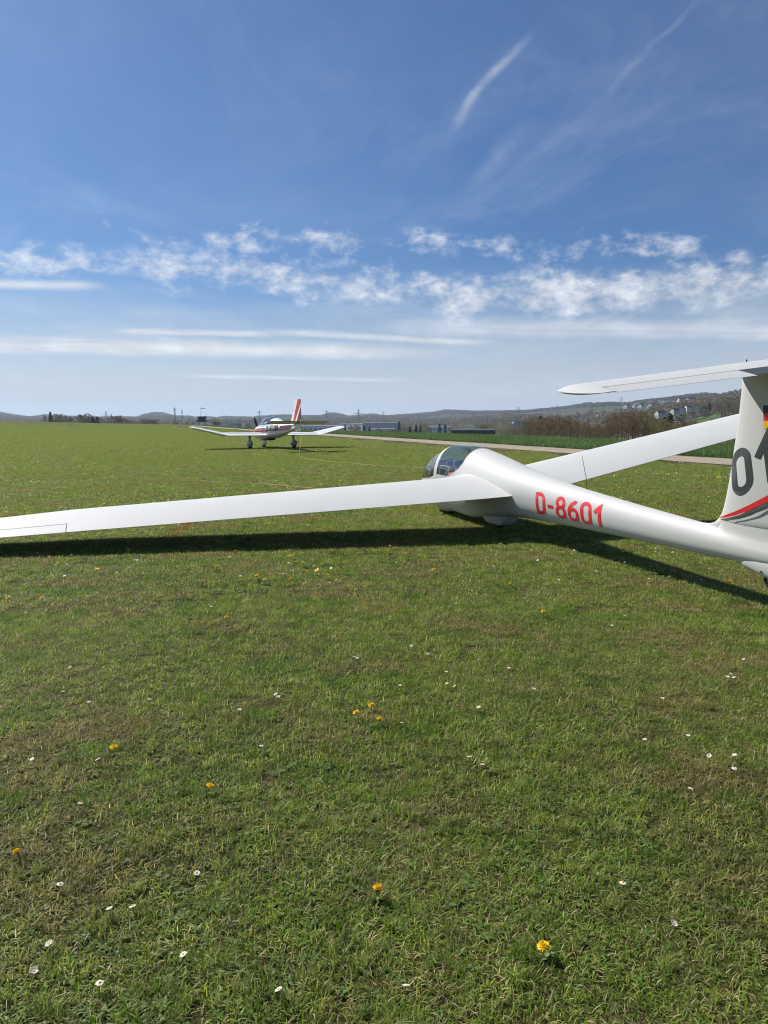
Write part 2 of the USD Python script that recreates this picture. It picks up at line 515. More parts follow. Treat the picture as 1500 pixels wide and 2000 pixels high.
def ground_look():
    N = {'g': ('geometry', {}), 'p': ('principled_bsdf', dict(roughness=0.9, specular_ior_level=0.1)),
         'n1': ('noise_texture', dict(scale=0.7, detail=5.0, roughness=0.6)), 'r1': ('rgb_ramp', dict(ramp=[(0.36, (0.050, 0.058, 0.018)), (0.5, (0.085, 0.080, 0.030)), (0.64, (0.16, 0.125, 0.065))])),
         'n2': ('noise_texture', dict(scale=28.0, detail=6.0, roughness=0.7)), 'r2': ('rgb_ramp', dict(ramp=[(0.3, (0.45, 0.45, 0.45)), (0.7, (1.5, 1.45, 1.3))])),
         'm': ('mix_color', dict(blend_type='multiply', fac=1.0, use_clamp=False)), 'n3': ('noise_texture', dict(scale=0.06, detail=3.0)), 'r3': ('rgb_ramp', dict(ramp=[(0.35, (0.88, 0.95, 0.9)), (0.65, (1.12, 1.05, 1.05))])),
         'm2': ('mix_color', dict(blend_type='multiply', fac=1.0, use_clamp=False)), 'b': ('bump', dict(strength=0.9, distance=0.04))}
    L = [('g.position', 'n1.vector'), ('g.position', 'n2.vector'), ('g.position', 'n3.vector'), ('n1.fac', 'r1.fac'), ('n2.fac', 'r2.fac'), ('n3.fac', 'r3.fac'),
         ('r1.color', 'm.a'), ('r2.color', 'm.b'), ('m.result', 'm2.a'), ('r3.color', 'm2.b'), ('m2.result', 'p.base_color'), ('n2.fac', 'b.height'), ('b.normal', 'p.normal')]
    return usdkit.material(stage, '/World/Looks/turf_ground', N, L, surface='p.BSDF')


def valley_look():
    N = {'g': ('geometry', {}), 'p': ('principled_bsdf', dict(roughness=0.95, specular_ior_level=0.05)),
         'v': ('voronoi_texture', dict(scale=0.0045, randomness=1.0, feature='f1')), 'sp': ('separate_color', {}),
         'r': ('rgb_ramp', dict(ramp=[(0.0, (0.045, 0.050, 0.028)), (0.45, (0.050, 0.052, 0.030)), (0.55, (0.060, 0.085, 0.025)), (0.75, (0.055, 0.075, 0.026)), (0.82, (0.10, 0.085, 0.055)), (1.0, (0.05, 0.055, 0.03))])),
         'n': ('noise_texture', dict(scale=0.03, detail=5.0, roughness=0.7)), 'r2': ('rgb_ramp', dict(ramp=[(0.3, (0.7, 0.7, 0.7)), (0.7, (1.25, 1.25, 1.2))])),
         'm': ('mix_color', dict(blend_type='multiply', fac=1.0, use_clamp=False)), 'd': ('vector_math', dict(math_type='multiply_add', vector2=(60, 60, 60)))}
    L = [('g.position', 'n.vector'), ('n.color', 'd.vector1'), ('g.position', 'd.vector3'), ('d.vector', 'v.vector'), ('v.color', 'sp.color'), ('sp.r', 'r.fac'), ('n.fac', 'r2.fac'), ('r.color', 'm.a'), ('r2.color', 'm.b'), ('m.result', 'p.base_color')]
    return usdkit.material(stage, '/World/Looks/valley_ground', N, L, surface='p.BSDF')


i_split = int(np.searchsorted(RAD, 320))
obj('ground', polar_mesh(0, i_split + 1), ground_look(), smooth=True, kind='structure')
obj('hills', polar_mesh(i_split, len(RAD)), valley_look(), smooth=True, kind='structure')


def draped(mask_fn, x0, x1, y0, y1, step, lift):
    gx, gy = np.arange(x0, x1 + step, step), np.arange(y0, y1 + step, step)
    X, Y = np.meshgrid(gx, gy, indexing='ij')
    V = np.stack([X, Y, tz(X, Y) + lift], -1).reshape(-1, 3)
    n = len(gy)
    a = (np.arange(len(gx) - 1)[:, None] * n + np.arange(n - 1)).ravel()
    F = np.stack([a, a + n, a + n + 1, a + 1], 1)
    F = np.vstack([F[:, [0, 1, 2]], F[:, [0, 2, 3]]])
    return clip(V, F, mask_fn(V[:, 0], V[:, 1]))


def track_strip():
    L = np.linalg.norm(TB - TA)
    s = np.linspace(0, L, 260)
    V = []
    ws = np.linspace(-1, 1, 7)
    for q in s:
        half = 1.62 + 0.22 * (meshkit.fbm(np.array([[q * 0.35, 1.0, 0.0]]), 3)[0] - 0.5) * 2
        for w in ws:
            p = TA + TDIR * q + TN * (w * half)
            V.append((p[0], p[1], float(tz(p[0], p[1])) + 0.025 - 0.012 * w * w))
    V = np.array(V)
    n = len(ws)
    a = (np.arange(len(s) - 1)[:, None] * n + np.arange(n - 1)).ravel()
    return V, np.stack([a, a + 1, a + n + 1, a + n], 1)


gravel = paint('gravel', (0.36, 0.31, 0.24), 0.95, var=(0.25, 0.215, 0.165), scale=2.0, bump=0.6, bscale=30.0, spec=0.1)
obj('track', track_strip(), gravel, smooth=True, kind='structure')
crop_soil = paint('crop_ground', (0.032, 0.070, 0.018), 0.95, var=(0.026, 0.055, 0.017), scale=0.6, spec=0.05)
obj('crop_field', draped(lambda x, y: np.minimum(track_side(x, y) - 2.1, crest(x, y) * 1.03 - np.hypot(x, y)), -62, 60, 2, 240, 2.0, 0.016), crop_soil, kind='structure')

# ------------------------------------------------------------------ grass
GREEN = [(0.0, (0.094, 0.178, 0.018)), (0.25, (0.150, 0.248, 0.030)), (0.48, (0.208, 0.298, 0.044)), (0.66, (0.280, 0.340, 0.068)), (0.76, (0.32, 0.335, 0.115)), (0.86, (0.42, 0.38, 0.19)), (1.0, (0.63, 0.55, 0.35))]
DRY = [(0.0, (0.15, 0.15, 0.04)), (0.35, (0.24, 0.195, 0.085)), (0.7, (0.34, 0.265, 0.14)), (1.0, (0.54, 0.45, 0.29))]
LUSH = [(0.0, (0.070, 0.170, 0.012)), (0.6, (0.130, 0.250, 0.022)), (1.0, (0.25, 0.34, 0.06))]
BLADE = leafy('grass_blade', GREEN, 0.5, patch=DRY, pscale=1.1, prange=(0.47, 0.63), patch2=LUSH, p2scale=2.3, p2range=(0.50, 0.64), pmix=0.72, rough=0.45, spec=0.3, grain=(8.0, 0.68, 1.40))
WEED = leafy('weed_leaf', [(0.0, (0.070, 0.130, 0.022)), (0.5, (0.12, 0.185, 0.035)), (1.0, (0.20, 0.25, 0.10))], 0.3, rough=0.5, spec=0.2)
CROPM = leafy('crop_blade', [(0.0, (0.080, 0.155, 0.045)), (0.5, (0.130, 0.215, 0.070)), (1.0, (0.19, 0.27, 0.10))], 0.4, patch=[(0, (0.06, 0.125, 0.03)), (1, (0.11, 0.18, 0.05))], pscale=0.25)


def blades(n, size, hmin, hmax, w, lean=0.9, seed=0, segs=2, clump=0.0, flat=0.15):
    r = np.random.default_rng(seed)
    if clump:
        c = r.uniform(-size / 2, size / 2, (max(3, int(n / 26)), 2))
        p = c[r.integers(0, len(c), n)] + r.normal(0, clump, (n, 2))
        p = (p + size / 2) % size - size / 2
    else:
        p = r.uniform(-size / 2, size / 2, (n, 2))
    h = r.uniform(hmin, hmax, n) * np.where(r.random(n) < 0.12, 1.35, 1.0)
    az = r.uniform(0, 2 * PI, n)
    tilt = np.abs(r.normal(0.65, 0.40, n)) * lean
    tilt = np.where(r.random(n) < flat, r.uniform(1.15, 1.5, n), tilt)
    fa = az + PI / 2 + r.normal(0, 0.4, n)
    d = np.stack([np.cos(az), np.sin(az)], 1)
    sd = np.stack([np.cos(fa), np.sin(fa), np.zeros(n)], 1)
    ww = w * r.uniform(0.6, 1.4, n)
    V = np.zeros((n, 2 * segs + 1, 3))
    for k in range(segs + 1):
        t = k / segs
        bend = tilt * (0.55 + 0.65 * t)
        q = np.zeros((n, 3))
        q[:, :2] = p + d * (h * t * np.sin(np.minimum(bend, 1.55)))[:, None]
        q[:, 2] = h * t * np.cos(np.minimum(bend, 1.52)) + 0.004
        if k == segs:
            V[:, 2 * segs] = q
        else:
            f = (1 - 0.35 * t) * ww * 0.5
            V[:, 2 * k] = q - sd * f[:, None]
            V[:, 2 * k + 1] = q + sd * f[:, None]
    F = []
    for k in range(segs - 1):
        a = 2 * k
        F += [(a, a + 1, a + 3), (a, a + 3, a + 2)]
    F.append((2 * segs - 2, 2 * segs - 1, 2 * segs))
    F = np.array(F)
    m = 2 * segs + 1
    return V.reshape(-1, 3), (np.arange(n)[:, None, None] * m + F[None]).reshape(-1, 3)


def instancer(name, protos, pos, idx, rz, sc, tilt=None, parent=None, **kw):
    pp = path_of(parent)
    pi = UsdGeom.PointInstancer.Define(stage, f'{pp}/{numbered(pp, name)}')
    rel = pi.CreatePrototypesRel()
    for i, (pn, mesh, mat, sm) in enumerate(protos):
        m = obj(pn, mesh, mat, pi, sm)
        rel.AddTarget(m.GetPath())
    pos, sc = np.asarray(pos, np.float32), np.asarray(sc, np.float32)
    pi.CreatePositionsAttr(Vt.Vec3fArray.FromNumpy(pos))
    pi.CreateProtoIndicesAttr(Vt.IntArray.FromNumpy(np.asarray(idx, np.int32)))
    pi.CreateScalesAttr(Vt.Vec3fArray.FromNumpy(sc if sc.ndim == 2 else np.repeat(sc[:, None], 3, 1)))
    q = np.zeros((len(pos), 4))
    q[:, 0], q[:, 3] = np.cos(rz / 2), np.sin(rz / 2)
    if tilt is not None:                             # tilt about x first, then turn about z
        c, s = np.cos(tilt / 2), np.sin(tilt / 2)
        q = np.stack([q[:, 0] * c, q[:, 0] * s, q[:, 3] * s, q[:, 3] * c], 1)
    pi.CreateOrientationsAttr(Vt.QuathArray([Gf.Quath(float(a), float(b), float(c), float(d)) for a, b, c, d in q]))
    tag(pi, **kw)
    return pi


def cells(size, r0, r1, margin):
    """Square cells of the turf that the picture can show between two distances."""
    out = []
    n = int(r1 / size) + 2
    for i in range(-n, n):
        for j in range(-2, n):
            x, y = (i + 0.5) * size, (j + 0.5) * size
            r = math.hypot(x, y)
            if r0 - 0.75 * size * (r0 > 0) <= r < r1 and y > 0.4 and abs(x) < 0.58 * y + 1.2 * size + 1.6 and track_side(x, y) < -1.75 - margin and r < crest(x, y) * 0.97:
                out.append((x, y))
    return np.array(out)


def turf():
    protos, P, I, R, S = [], [], [], [], []

    def layer(size, r0, r1, sets, seed, margin):
        r = np.random.default_rng(seed)
        base = len(protos)
        for k in sets:
            protos.append(('grass_patch', k, BLADE, False))
        c = cells(size, r0, r1, margin)
        if not len(c):
            return
        n = len(c)
        z = tz(c[:, 0], c[:, 1])
        lush = meshkit.fbm(np.column_stack([c * 1.1, np.zeros(n)]), 3, 5)
        P.append(np.column_stack([c, z]))
        I.append(base + r.integers(0, len(sets), n))
        R.append(r.integers(0, 4, n) * PI / 2 + r.normal(0, 0.06, n))
        g = 1.02
        S.append(np.column_stack([np.full(n, g) * np.where(r.random(n) < 0.5, 1, 1), np.full(n, g), 0.70 + 0.6 * lush]))
    layer(0.5, 0.0, 6.0, [blades(3900, 0.5, 0.012, 0.038, 0.0030, 1.25, s, 3, 0.022 if s % 2 else 0.0, 0.36) for s in range(8)], 1, 0.3)
    layer(0.5, 6.0, 13.0, [blades(2200, 0.5, 0.014, 0.040, 0.0042, 1.2, 20 + s, 2, 0.03 if s % 2 else 0.0, 0.34) for s in range(6)], 2, 0.3)
    layer(1.0, 13.0, 30.0, [blades(4200, 1.0, 0.018, 0.05, 0.007, 1.1, 40 + s, 2, 0.05, 0.3) for s in range(6)], 3, 0.6)
    layer(2.5, 30.0, 75.0, [blades(8000, 2.5, 0.03, 0.06, 0.016, 1.1, 60 + s, 2, 0.1, 0.3) for s in range(6)], 4, 1.4)
    layer(5.0, 75.0, 285.0, [blades(8000, 5.0, 0.04, 0.08, 0.035, 1.1, 80 + s, 2, 0.2, 0.3) for s in range(5)], 5, 2.8)
    instancer('grass', protos, np.vstack(P), np.concatenate(I), np.concatenate(R), np.vstack(S), kind='stuff', label='short mown grass covering the airfield', cat='grass')


turf()


def crop():
    protos = [('crop_patch', blades(1500, 2.5, 0.12, 0.24, 0.016, 0.8, 200 + s, 2, 0.09, 0.05), CROPM, False) for s in range(5)]
    r = np.random.default_rng(11)
    c = []
    for i in range(0, 96):
        for j in range(0, 60):
            p = TA + TDIR * (i + 0.5) * 2.5 + TN * (3.25 + j * 2.5)
            if p[1] > 2 and abs(p[0]) < 0.62 * p[1] + 3 and math.hypot(*p) < crest(*p):
                c.append(p)
    c = np.array(c)
    n = len(c)
    instancer('crop', protos, np.column_stack([c, tz(c[:, 0], c[:, 1])]), r.integers(0, 5, n), math.atan2(TDIR[1], TDIR[0]) + r.integers(0, 4, n) * PI / 2, np.column_stack([np.full((n, 2), 1.03), r.uniform(0.85, 1.15, n)]), kind='stuff', label='young dark green cereal crop beyond the gravel track', cat='crop')


crop()


def leaf_blob(n, length, width, seed, rise=0.35, lobes=False):
    """A low rosette of leaves."""
    r = np.random.default_rng(seed)
    m = MB()
    for k in range(n):
        a = k * 2.4 + r.normal(0, 0.3)
        l, w = length * r.uniform(0.6, 1.2), width * r.uniform(0.7, 1.3)
        d, s = np.array([math.cos(a), math.sin(a), 0]), np.array([-math.sin(a), math.cos(a), 0])
        up = rise * r.uniform(0.3, 1.4)
        P = []
        for t in np.linspace(0, 1, 6):
            c = d * l * t + np.array([0, 0, l * (up * t - 0.5 * up * t * t * 1.4) + 0.012])
            ww = w * math.sin(PI * min(1, t * 0.9 + 0.08)) ** 0.8
            if lobes:
                ww *= 0.55 + 0.45 * math.cos(t * 26)
            P += [c - s * ww * 0.5 + np.array([0, 0, 0.15 * ww]), c + s * ww * 0.5 + np.array([0, 0, 0.15 * ww])]
        F = []
        for i in range(5):
            F += [(2 * i, 2 * i + 1, 2 * i + 3), (2 * i, 2 * i + 3, 2 * i + 2)]
        m.add(P, F)
    return m.get()


def tuft(seed):
    v, f = blades(60, 0.09, 0.05, 0.11, 0.0042, 1.1, 900 + seed, 3, 0.0, 0.15)
    return v, f


def weeds():
    protos = [('leaf_rosette', leaf_blob(9, 0.055, 0.016, 1), WEED, False), ('leaf_rosette', leaf_blob(12, 0.04, 0.012, 2, 0.6), WEED, False), ('leaf_rosette', leaf_blob(8, 0.085, 0.022, 3, 0.3, True), WEED, False), ('leaf_rosette', leaf_blob(16, 0.028, 0.016, 4, 0.8), WEED, False), ('grass_tuft', tuft(1), BLADE, False), ('grass_tuft', tuft(2), BLADE, False)]
    r = np.random.default_rng(5)
    P = []
    while len(P) < 5000:
        y = 1.2 + 13 * r.random() ** 1.2
        x = r.uniform(-0.6, 0.6) * y
        if meshkit.fbm(np.array([[x * 1.3, y * 1.3, 4.0]]), 3, 9)[0] + r.normal(0, 0.08) > 0.50:
            P.append((x, y, 0.002))
    n = len(P)
    instancer('ground_weeds', protos, np.array(P), r.integers(0, 6, n), r.uniform(0, 2 * PI, n), r.uniform(0.22, 0.55, n), kind='stuff', label='small broad leaves of clover and yarrow among the grass', cat='weeds')


weeds()

# ------------------------------------------------------------------ lettering
def arc(cx, cy, rx, ry, a0, a1, n=14):
    a = np.radians(np.linspace(a0, a1, n))
    return list(zip(cx + rx * np.cos(a), cy + ry * np.sin(a)))


def stadium(x0, x1, y0, y1, r):
    return arc(x1 - r, y1 - r, r, r, 0, 90, 8) + arc(x0 + r, y1 - r, r, r, 90, 180, 8) + arc(x0 + r, y0 + r, r, r, 180, 270, 8) + arc(x1 - r, y0 + r, r, r, 270, 360, 8)


GLYPH = {                                            # strokes in a box one unit high
    'D': [(0.0, 1), [[(0.07, 0.07), (0.07, 0.93), (0.26, 0.93)] + arc(0.26, 0.70, 0.23, 0.23, 90, 0, 8) + arc(0.26, 0.30, 0.23, 0.23, 0, -90, 8) + [(0.07, 0.07)]], 0.56],
    '0': [(0, 1), [stadium(0.07, 0.50, 0.07, 0.93, 0.21) + [(0.50, 0.72)]], 0.57],
    '1': [(0, 1), [[(0.04, 0.62), (0.29, 0.93), (0.29, 0.0)]], 0.40],
    '6': [(0, 1), [[(0.40, 0.95)] + arc(0.62, 0.38, 0.55, 0.55, 115, 180, 8) + stadium(0.07, 0.51, 0.07, 0.56, 0.215)[16:] + stadium(0.07, 0.51, 0.07, 0.56, 0.215)[:17]], 0.58],
    '8': [(0, 1), [stadium(0.10, 0.48, 0.53, 0.93, 0.19) + [(0.48, 0.74)], stadium(0.07, 0.51, 0.07, 0.53, 0.21) + [(0.51, 0.32)]], 0.58],
    '-': [(0, 1), [[(0.03, 0.46), (0.36, 0.46)]], 0.39],
    'E': [(0, 1), [[(0.46, 0.07), (0.07, 0.07), (0.07, 0.93), (0.46, 0.93)], [(0.07, 0.51), (0.42, 0.51)]], 0.50],
    'L': [(0, 1), [[(0.07, 1.0), (0.07, 0.07), (0.45, 0.07)]], 0.48],
    'A': [(0, 1), [[(0.07, 0.0), (0.07, 0.72)] + arc(0.28, 0.72, 0.21, 0.21, 180, 0, 10) + [(0.49, 0.0)], [(0.07, 0.36), (0.49, 0.36)]], 0.56],
    'R': [(0, 1), [[(0.07, 0.0), (0.07, 0.93), (0.28, 0.93)] + arc(0.28, 0.71, 0.21, 0.22, 90, -90, 10) + [(0.07, 0.49)], [(0.26, 0.49), (0.50, 0.0)]], 0.56],
}


def text_shape(text, stroke=0.14, gap=0.10):
    x, parts = 0.0, []
    for ch in text:
        _, lines, w = GLYPH[ch]
        for l in lines:
            parts.append(LineString([(x + p, q) for p, q in l]).buffer(stroke / 2, cap_style='flat', join_style='mitre' if ch in 'EL1-' else 'round'))
        x += w + gap
    return union_all(parts), x - gap


def triangulated(shape, size=0.03):
    m = MB()
    for g in getattr(shape, 'geoms', [shape]):
        v, f = trimesh.creation.triangulate_polygon(g, engine='earcut')
        v3 = np.column_stack([v, np.zeros(len(v))])
        v3, f = trimesh.remesh.subdivide_to_size(v3, f, size)
        m.add(v3, f)
    v, f = m.get()
    return v[:, :2], f


def face_to(v, f, d):
    n = np.cross(v[f[:, 1]] - v[f[:, 0]], v[f[:, 2]] - v[f[:, 0]])
    bad = n @ np.asarray(d, float) < 0
    f = f.copy()
    f[bad] = f[bad][:, ::-1]
    return v, f


# ------------------------------------------------------------------ glider
glider = thing('glider', 'white two-seat glider with red D-8601 on its fuselage, left wing low', 'glider', loc=(1.624, 10.158, 0.0), rz=PI / 2 + 0.308, rx=-0.123)

_fx = np.array([-5.62, -5.3, -4.8, -4.2, -3, -1.8, -.9, -.4, .2, .7, 1.2, 1.7, 2.2, 2.5, 2.7, 2.78])
_fz = Pchip(_fx, [.455, .460, .465, .474, .503, .537, .575, .591, .604, .602, .607, .524, .496, .488, .475, .470])
_fh = Pchip(_fx, [.05, .075, .100, .127, .179, .243, .312, .380, .465, .528, .521, .487, .345, .201, .075, .008])
_fw = Pchip(_fx, [.02, .055, .090, .109, .145, .201, .278, .328, .359, .369, .361, .335, .250, .159, .06, .008])
SE = 2.3


_lz = [.36, .50, .56, .60, .63, .667, .75, .866, 1.232, 1.601, 1.75, 1.90]
_lx = [-3.55, -3.80, -3.98, -4.10, -4.175, -4.232, -4.287, -4.333, -4.432, -4.517, -4.545, -4.565]
fin_le, fin_te = Pchip(_lz, _lx), Pchip([.30, .6, 1.9], [-5.64, -5.62, -5.46])
_ridge_z = Pchip([-5.62, -5.5, -4.40, -4.287, -4.232, -4.175, -4.10, -4.0, -3.85], [.79, .81, .80, .735, .675, .63, .60, .575, .50])


def sstep(q):
    q = np.clip(q, 0, 1)
    return q * q * (3 - 2 * q)


def fus(x, a):
    c, s = np.cos(a), np.sin(a)
    if np.any(np.asarray(x) < -3.85):                # the boom swells smoothly into the foot of the fin
        x, a = np.broadcast_arrays(np.asarray(x, float), np.asarray(a, float))
        y, z = _fw(x) * np.sign(c) * np.abs(c) ** (2 / SE), _fh(x) * np.sign(s) * np.abs(s) ** (2 / SE)
        th, re_ = np.arctan2(z, y), np.hypot(y, z)
        xc = np.clip(x, -5.62, -3.85)
        q = np.clip((-4.25 - x) / 1.37, 0.004, 1.0)
        t = 0.006 + 0.57 * (0.2969 * np.sqrt(q) - 0.126 * q - 0.3516 * q ** 2 + 0.2843 * q ** 3 - 0.1015 * q ** 4) * 1.0
        top = np.maximum(_ridge_z(xc) - _fz(x), 1e-3)
        rs = ((np.abs(np.cos(th)) / t) ** 4 + (np.maximum(np.sin(th), 0) / top) ** 4 + 1e-9) ** -0.25
        rs = np.where(x < -3.85, rs * sstep((np.sin(th) - 0.05) / 0.75) * np.clip((-3.85 - x) / 0.12, 0, 1), 0.0)
        r = (re_ ** 5 + rs ** 5) ** 0.2
        return np.stack([x, r * np.cos(th), _fz(x) + r * np.sin(th)], -1)
    return np.stack([x + 0 * a, _fw(x) * np.sign(c) * np.abs(c) ** (2 / SE), _fz(x) + _fh(x) * np.sign(s) * np.abs(s) ** (2 / SE)], -1)


def fus_side(x, z, off=0.003):                       # a point of the left flank at this height
    t = np.clip((z - _fz(x)) / _fh(x), -0.98, 0.98)
    return np.stack([x, _fw(x) * (1 - np.abs(t) ** SE) ** (1 / SE) + off, z], -1)


XS = np.concatenate([np.linspace(-5.62, -4.4, 40), np.arange(-4.38, -3.7, 0.012), np.linspace(-3.68, 0.0, 100), np.arange(0.02, 2.5, 0.016), np.linspace(2.5, 2.78, 26)])
ANG = np.sort(np.concatenate([np.linspace(0, 2 * PI, 180, endpoint=False), np.radians(90 + np.array([-17.1, -15.1, -13.1, -11.1, -9.1, -7.3, -6.6, -5.3, -4.6, -3.4, -2.7, -1.3, -0.6, 0.6, 1.3, 2.7, 3.4, 4.6, 5.3, 6.6, 7.3, 9.1, 11.1, 13.1, 15.1, 17.1]))]))
_gx, _ga = np.meshgrid(XS, ANG, indexing='ij')
FV = fus(_gx, _ga).reshape(-1, 3)
n_ = len(ANG)
_a = (np.arange(len(XS) - 1)[:, None] * n_ + np.arange(n_)).ravel()
_b = (np.arange(len(XS) - 1)[:, None] * n_ + (np.arange(n_) + 1) % n_).ravel()
FF = np.vstack([np.stack([_a, _a + n_, _b + n_], 1), np.stack([_a, _b + n_, _b], 1)])
_e = np.abs(((np.degrees(_ga.ravel()) - 90 + 180) % 360) - 180)
_xx = _gx.ravel()
x_rear = np.interp(_e, [0, 15, 32, 51, 62, 73, 84], [.40, .364, .343, .354, .437, .625, 1.0])
open_ = np.minimum.reduce([_xx - x_rear, 2.44 - _xx, (83.5 - _e) * 0.006])
bow0 = np.interp(_e, [0, 18, 54, 81], [1.24, 1.24, 1.25, 1.31])
bow1 = np.interp(_e, [0, 21, 56, 80], [1.38, 1.385, 1.405, 1.45])
in_bow = np.minimum.reduce([_xx - bow0, bow1 - _xx, open_ + 0.004])
rim = 0.022
rear_glass = np.minimum(open_ - rim, bow0 - _xx)
front_glass = np.minimum(open_ - rim, _xx - bow1)


def part_of_shell(s, off=0.0):
    v, f = clip(FV, FF, s)
    tm = trimesh.Trimesh(v, f, process=False)
    if off:
        v = v + tm.vertex_normals * off
    return v, f


# outward faces
_t = trimesh.Trimesh(FV, FF, process=False)
if (_t.face_normals * (_t.triangles_center - np.array([0, 0, 0.55]))).sum(1).mean() < 0:
    FF = FF[:, ::-1]
obj('fuselage', part_of_shell(-open_), WHITE, glider, True)
obj('canopy_frame', part_of_shell(in_bow, 0.002), WHITE, glider, 40)
cr = obj('canopy', part_of_shell(rear_glass, 0.001), CANOPY, glider, True, label='rear canopy glass')
obj('canopy_rim', part_of_shell(np.minimum.reduce([open_ + 0.003, rim + 0.002 - open_, bow0 - _xx]), 0.001), WHITE, cr, True)
cf = obj('canopy', part_of_shell(front_glass, 0.001), CANOPY, glider, True, label='front canopy glass')
obj('canopy_rim', part_of_shell(np.minimum.reduce([open_ + 0.003, rim + 0.002 - open_, _xx - bow1]), 0.001), WHITE, cf, True)


def rounded_box(c, e, r=0.02):
    import manifold3d as m3
    hx, hy, hz = [max(q / 2 - r, 1e-3) for q in e]
    sp = m3.Manifold.sphere(r, 12)
    hull = m3.Manifold.batch_hull([sp.translate((sx * hx, sy * hy, sz * hz)) for sx in (-1, 1) for sy in (-1, 1) for sz in (-1, 1)])
    m = hull.translate(tuple(c)).to_mesh()
    return np.array(m.vert_properties[:, :3]), np.array(m.tri_verts)


# cockpit: floor tub, two seats, instrument hoods, window vents
def tub():
    xs = np.linspace(0.45, 2.35, 30)
    L = []
    for x in xs:
        a = np.radians(np.linspace(176, 364, 40))
        p = fus(np.full(40, x), a)
        c = np.array([x, 0, float(_fz(x))])
        L.append(c + (p - c) * [1, 0.93, 0.90])
    return loft(L, cap=False, closed=False)


obj('cockpit_tub', tub(), TUB, glider, True)
for k, x in enumerate((0.78, 1.78)):
    sc = 1 - 0.25 * k
    st = obj('seat', rounded_box((x + 0.12, 0, 0.40 - 0.06 * k), (0.50, 0.44 * sc, 0.10), 0.03), SEAT_RED, glider, 40)
    mb = MB()
    v, f = rounded_box((0, 0, 0.30), (0.07, 0.46 * sc, 0.60), 0.03)
    c, s = math.cos(-0.42), math.sin(-0.42)
    v = v @ np.array([[c, 0, -s], [0, 1, 0], [s, 0, c]]).T
    mb.add(v + np.array([x - 0.13, 0, 0.38 - 0.06 * k]), f)
    obj('backrest', mb.get(), SEAT, st, 40)
    obj('headrest', rounded_box((x - 0.36 + 0.05 * k, 0, 0.955 - 0.14 * k), (0.07, 0.20, 0.13), 0.03), SEAT, st, 40)
    px_ = x + 0.50
    hood = [np.column_stack([np.full(20, px_ + dx), 0.24 * sc * w * np.cos(np.linspace(0, PI, 20)), 0.60 - 0.13 * k + (0.23 * w) * np.sin(np.linspace(0, PI, 20))]) for dx, w in ((-0.07, 0.92), (-0.05, 1.0), (0.10, 0.9), (0.16, 0.6))]
    ip = obj('instrument_panel', loft(hood), BLACK, glider, 40)
    for gx_, gz in ((-0.1, .70), (0.1, .70), (0.0, .77), (0.0, .66)):
        d = trimesh.creation.cylinder(0.038 * sc, 0.012, sections=20)
        d.apply_transform(trimesh.transformations.rotation_matrix(PI / 2, [0, 1, 0]))
        d.apply_translation((px_ - 0.076, gx_ * sc, gz - 0.13 * k))
        obj('dial', (d.vertices, d.faces), GREY, ip)
    obj('control_stick', tube([(px_ - 0.16, 0, 0.30), (px_ - 0.20, 0, 0.48), (px_ - 0.22, 0, 0.58 - 0.05 * k)], [0.012, 0.012, 0.018]), BLACK, glider, True)
# red bag of belts lying on the left sill, and the clear vents on the left panes
obj('cushion', rounded_box((1.02, 0.19, 0.70), (0.24, 0.14, 0.09), 0.04), SEAT_RED, glider, 40)
for x0, x1, par in ((0.78, 1.14, cr), (1.66, 2.02, cf)):
    mb = MB()
    zz_ = lambda x, t: _fz(x) + _fh(x) * t
    P = [(x0, 0.22), (x1, 0.22), (x1, 0.50), (x0, 0.50)]
    Q = [fus_side(np.float64(x), np.float64(zz_(x, t)), 0.004) for x, t in P]
    for i in range(4):
        a, b = Q[i], Q[(i + 1) % 4]
        mid = fus_side(np.float64((a[0] + b[0]) / 2), np.float64((a[2] + b[2]) / 2), 0.004)
        mb.add(*tube([a, mid, b], 0.0028, 5))
    obj('window_vent', mb.get(), paint('vent_white', (0.7, 0.7, 0.7), 0.4) if par is cr else UsdShade.Material.Get(stage, '/World/Looks/vent_white'), par, True)


def foil(t, camber=0.0, c0=0.0, c1=1.0, n=34):
    """Closed loop of a wing section from c0 to c1 of the chord: (chord fraction from the leading edge, height)."""
    u = (1 - np.cos(np.linspace(0, PI, n))) / 2
    x = c0 + (c1 - c0) * u
    yt = 5 * t * (0.2969 * np.sqrt(x) - 0.126 * x - 0.3516 * x ** 2 + 0.2843 * x ** 3 - 0.1015 * x ** 4)
    yt = np.maximum(yt, 0.0015)
    yc = camber * 4 * x * (1 - x)
    return np.concatenate([np.column_stack([x, yc + yt]), np.column_stack([x, yc - yt])[::-1]])


TEX, TEZ, CH, DIH, SWT, TAPER = -0.918, 0.58, 1.466, math.tan(0.068), 0.104, 0.045


def chord_at(y):
    return np.interp(y, [0, 5.5, 8.2, 8.42, 8.5], [CH + 0.016, CH - TAPER * 5.15, 0.72, 0.55, 0.25])


def te_at(y):
    return np.interp(y, [0, 5.5, 8.2, 8.42, 8.5], [TEX - SWT * 0.35, TEX + SWT * 5.15, TEX + SWT * 5.15 + 0.24, TEX + SWT * 5.15 + 0.30, TEX + SWT * 5.15 + 0.42])


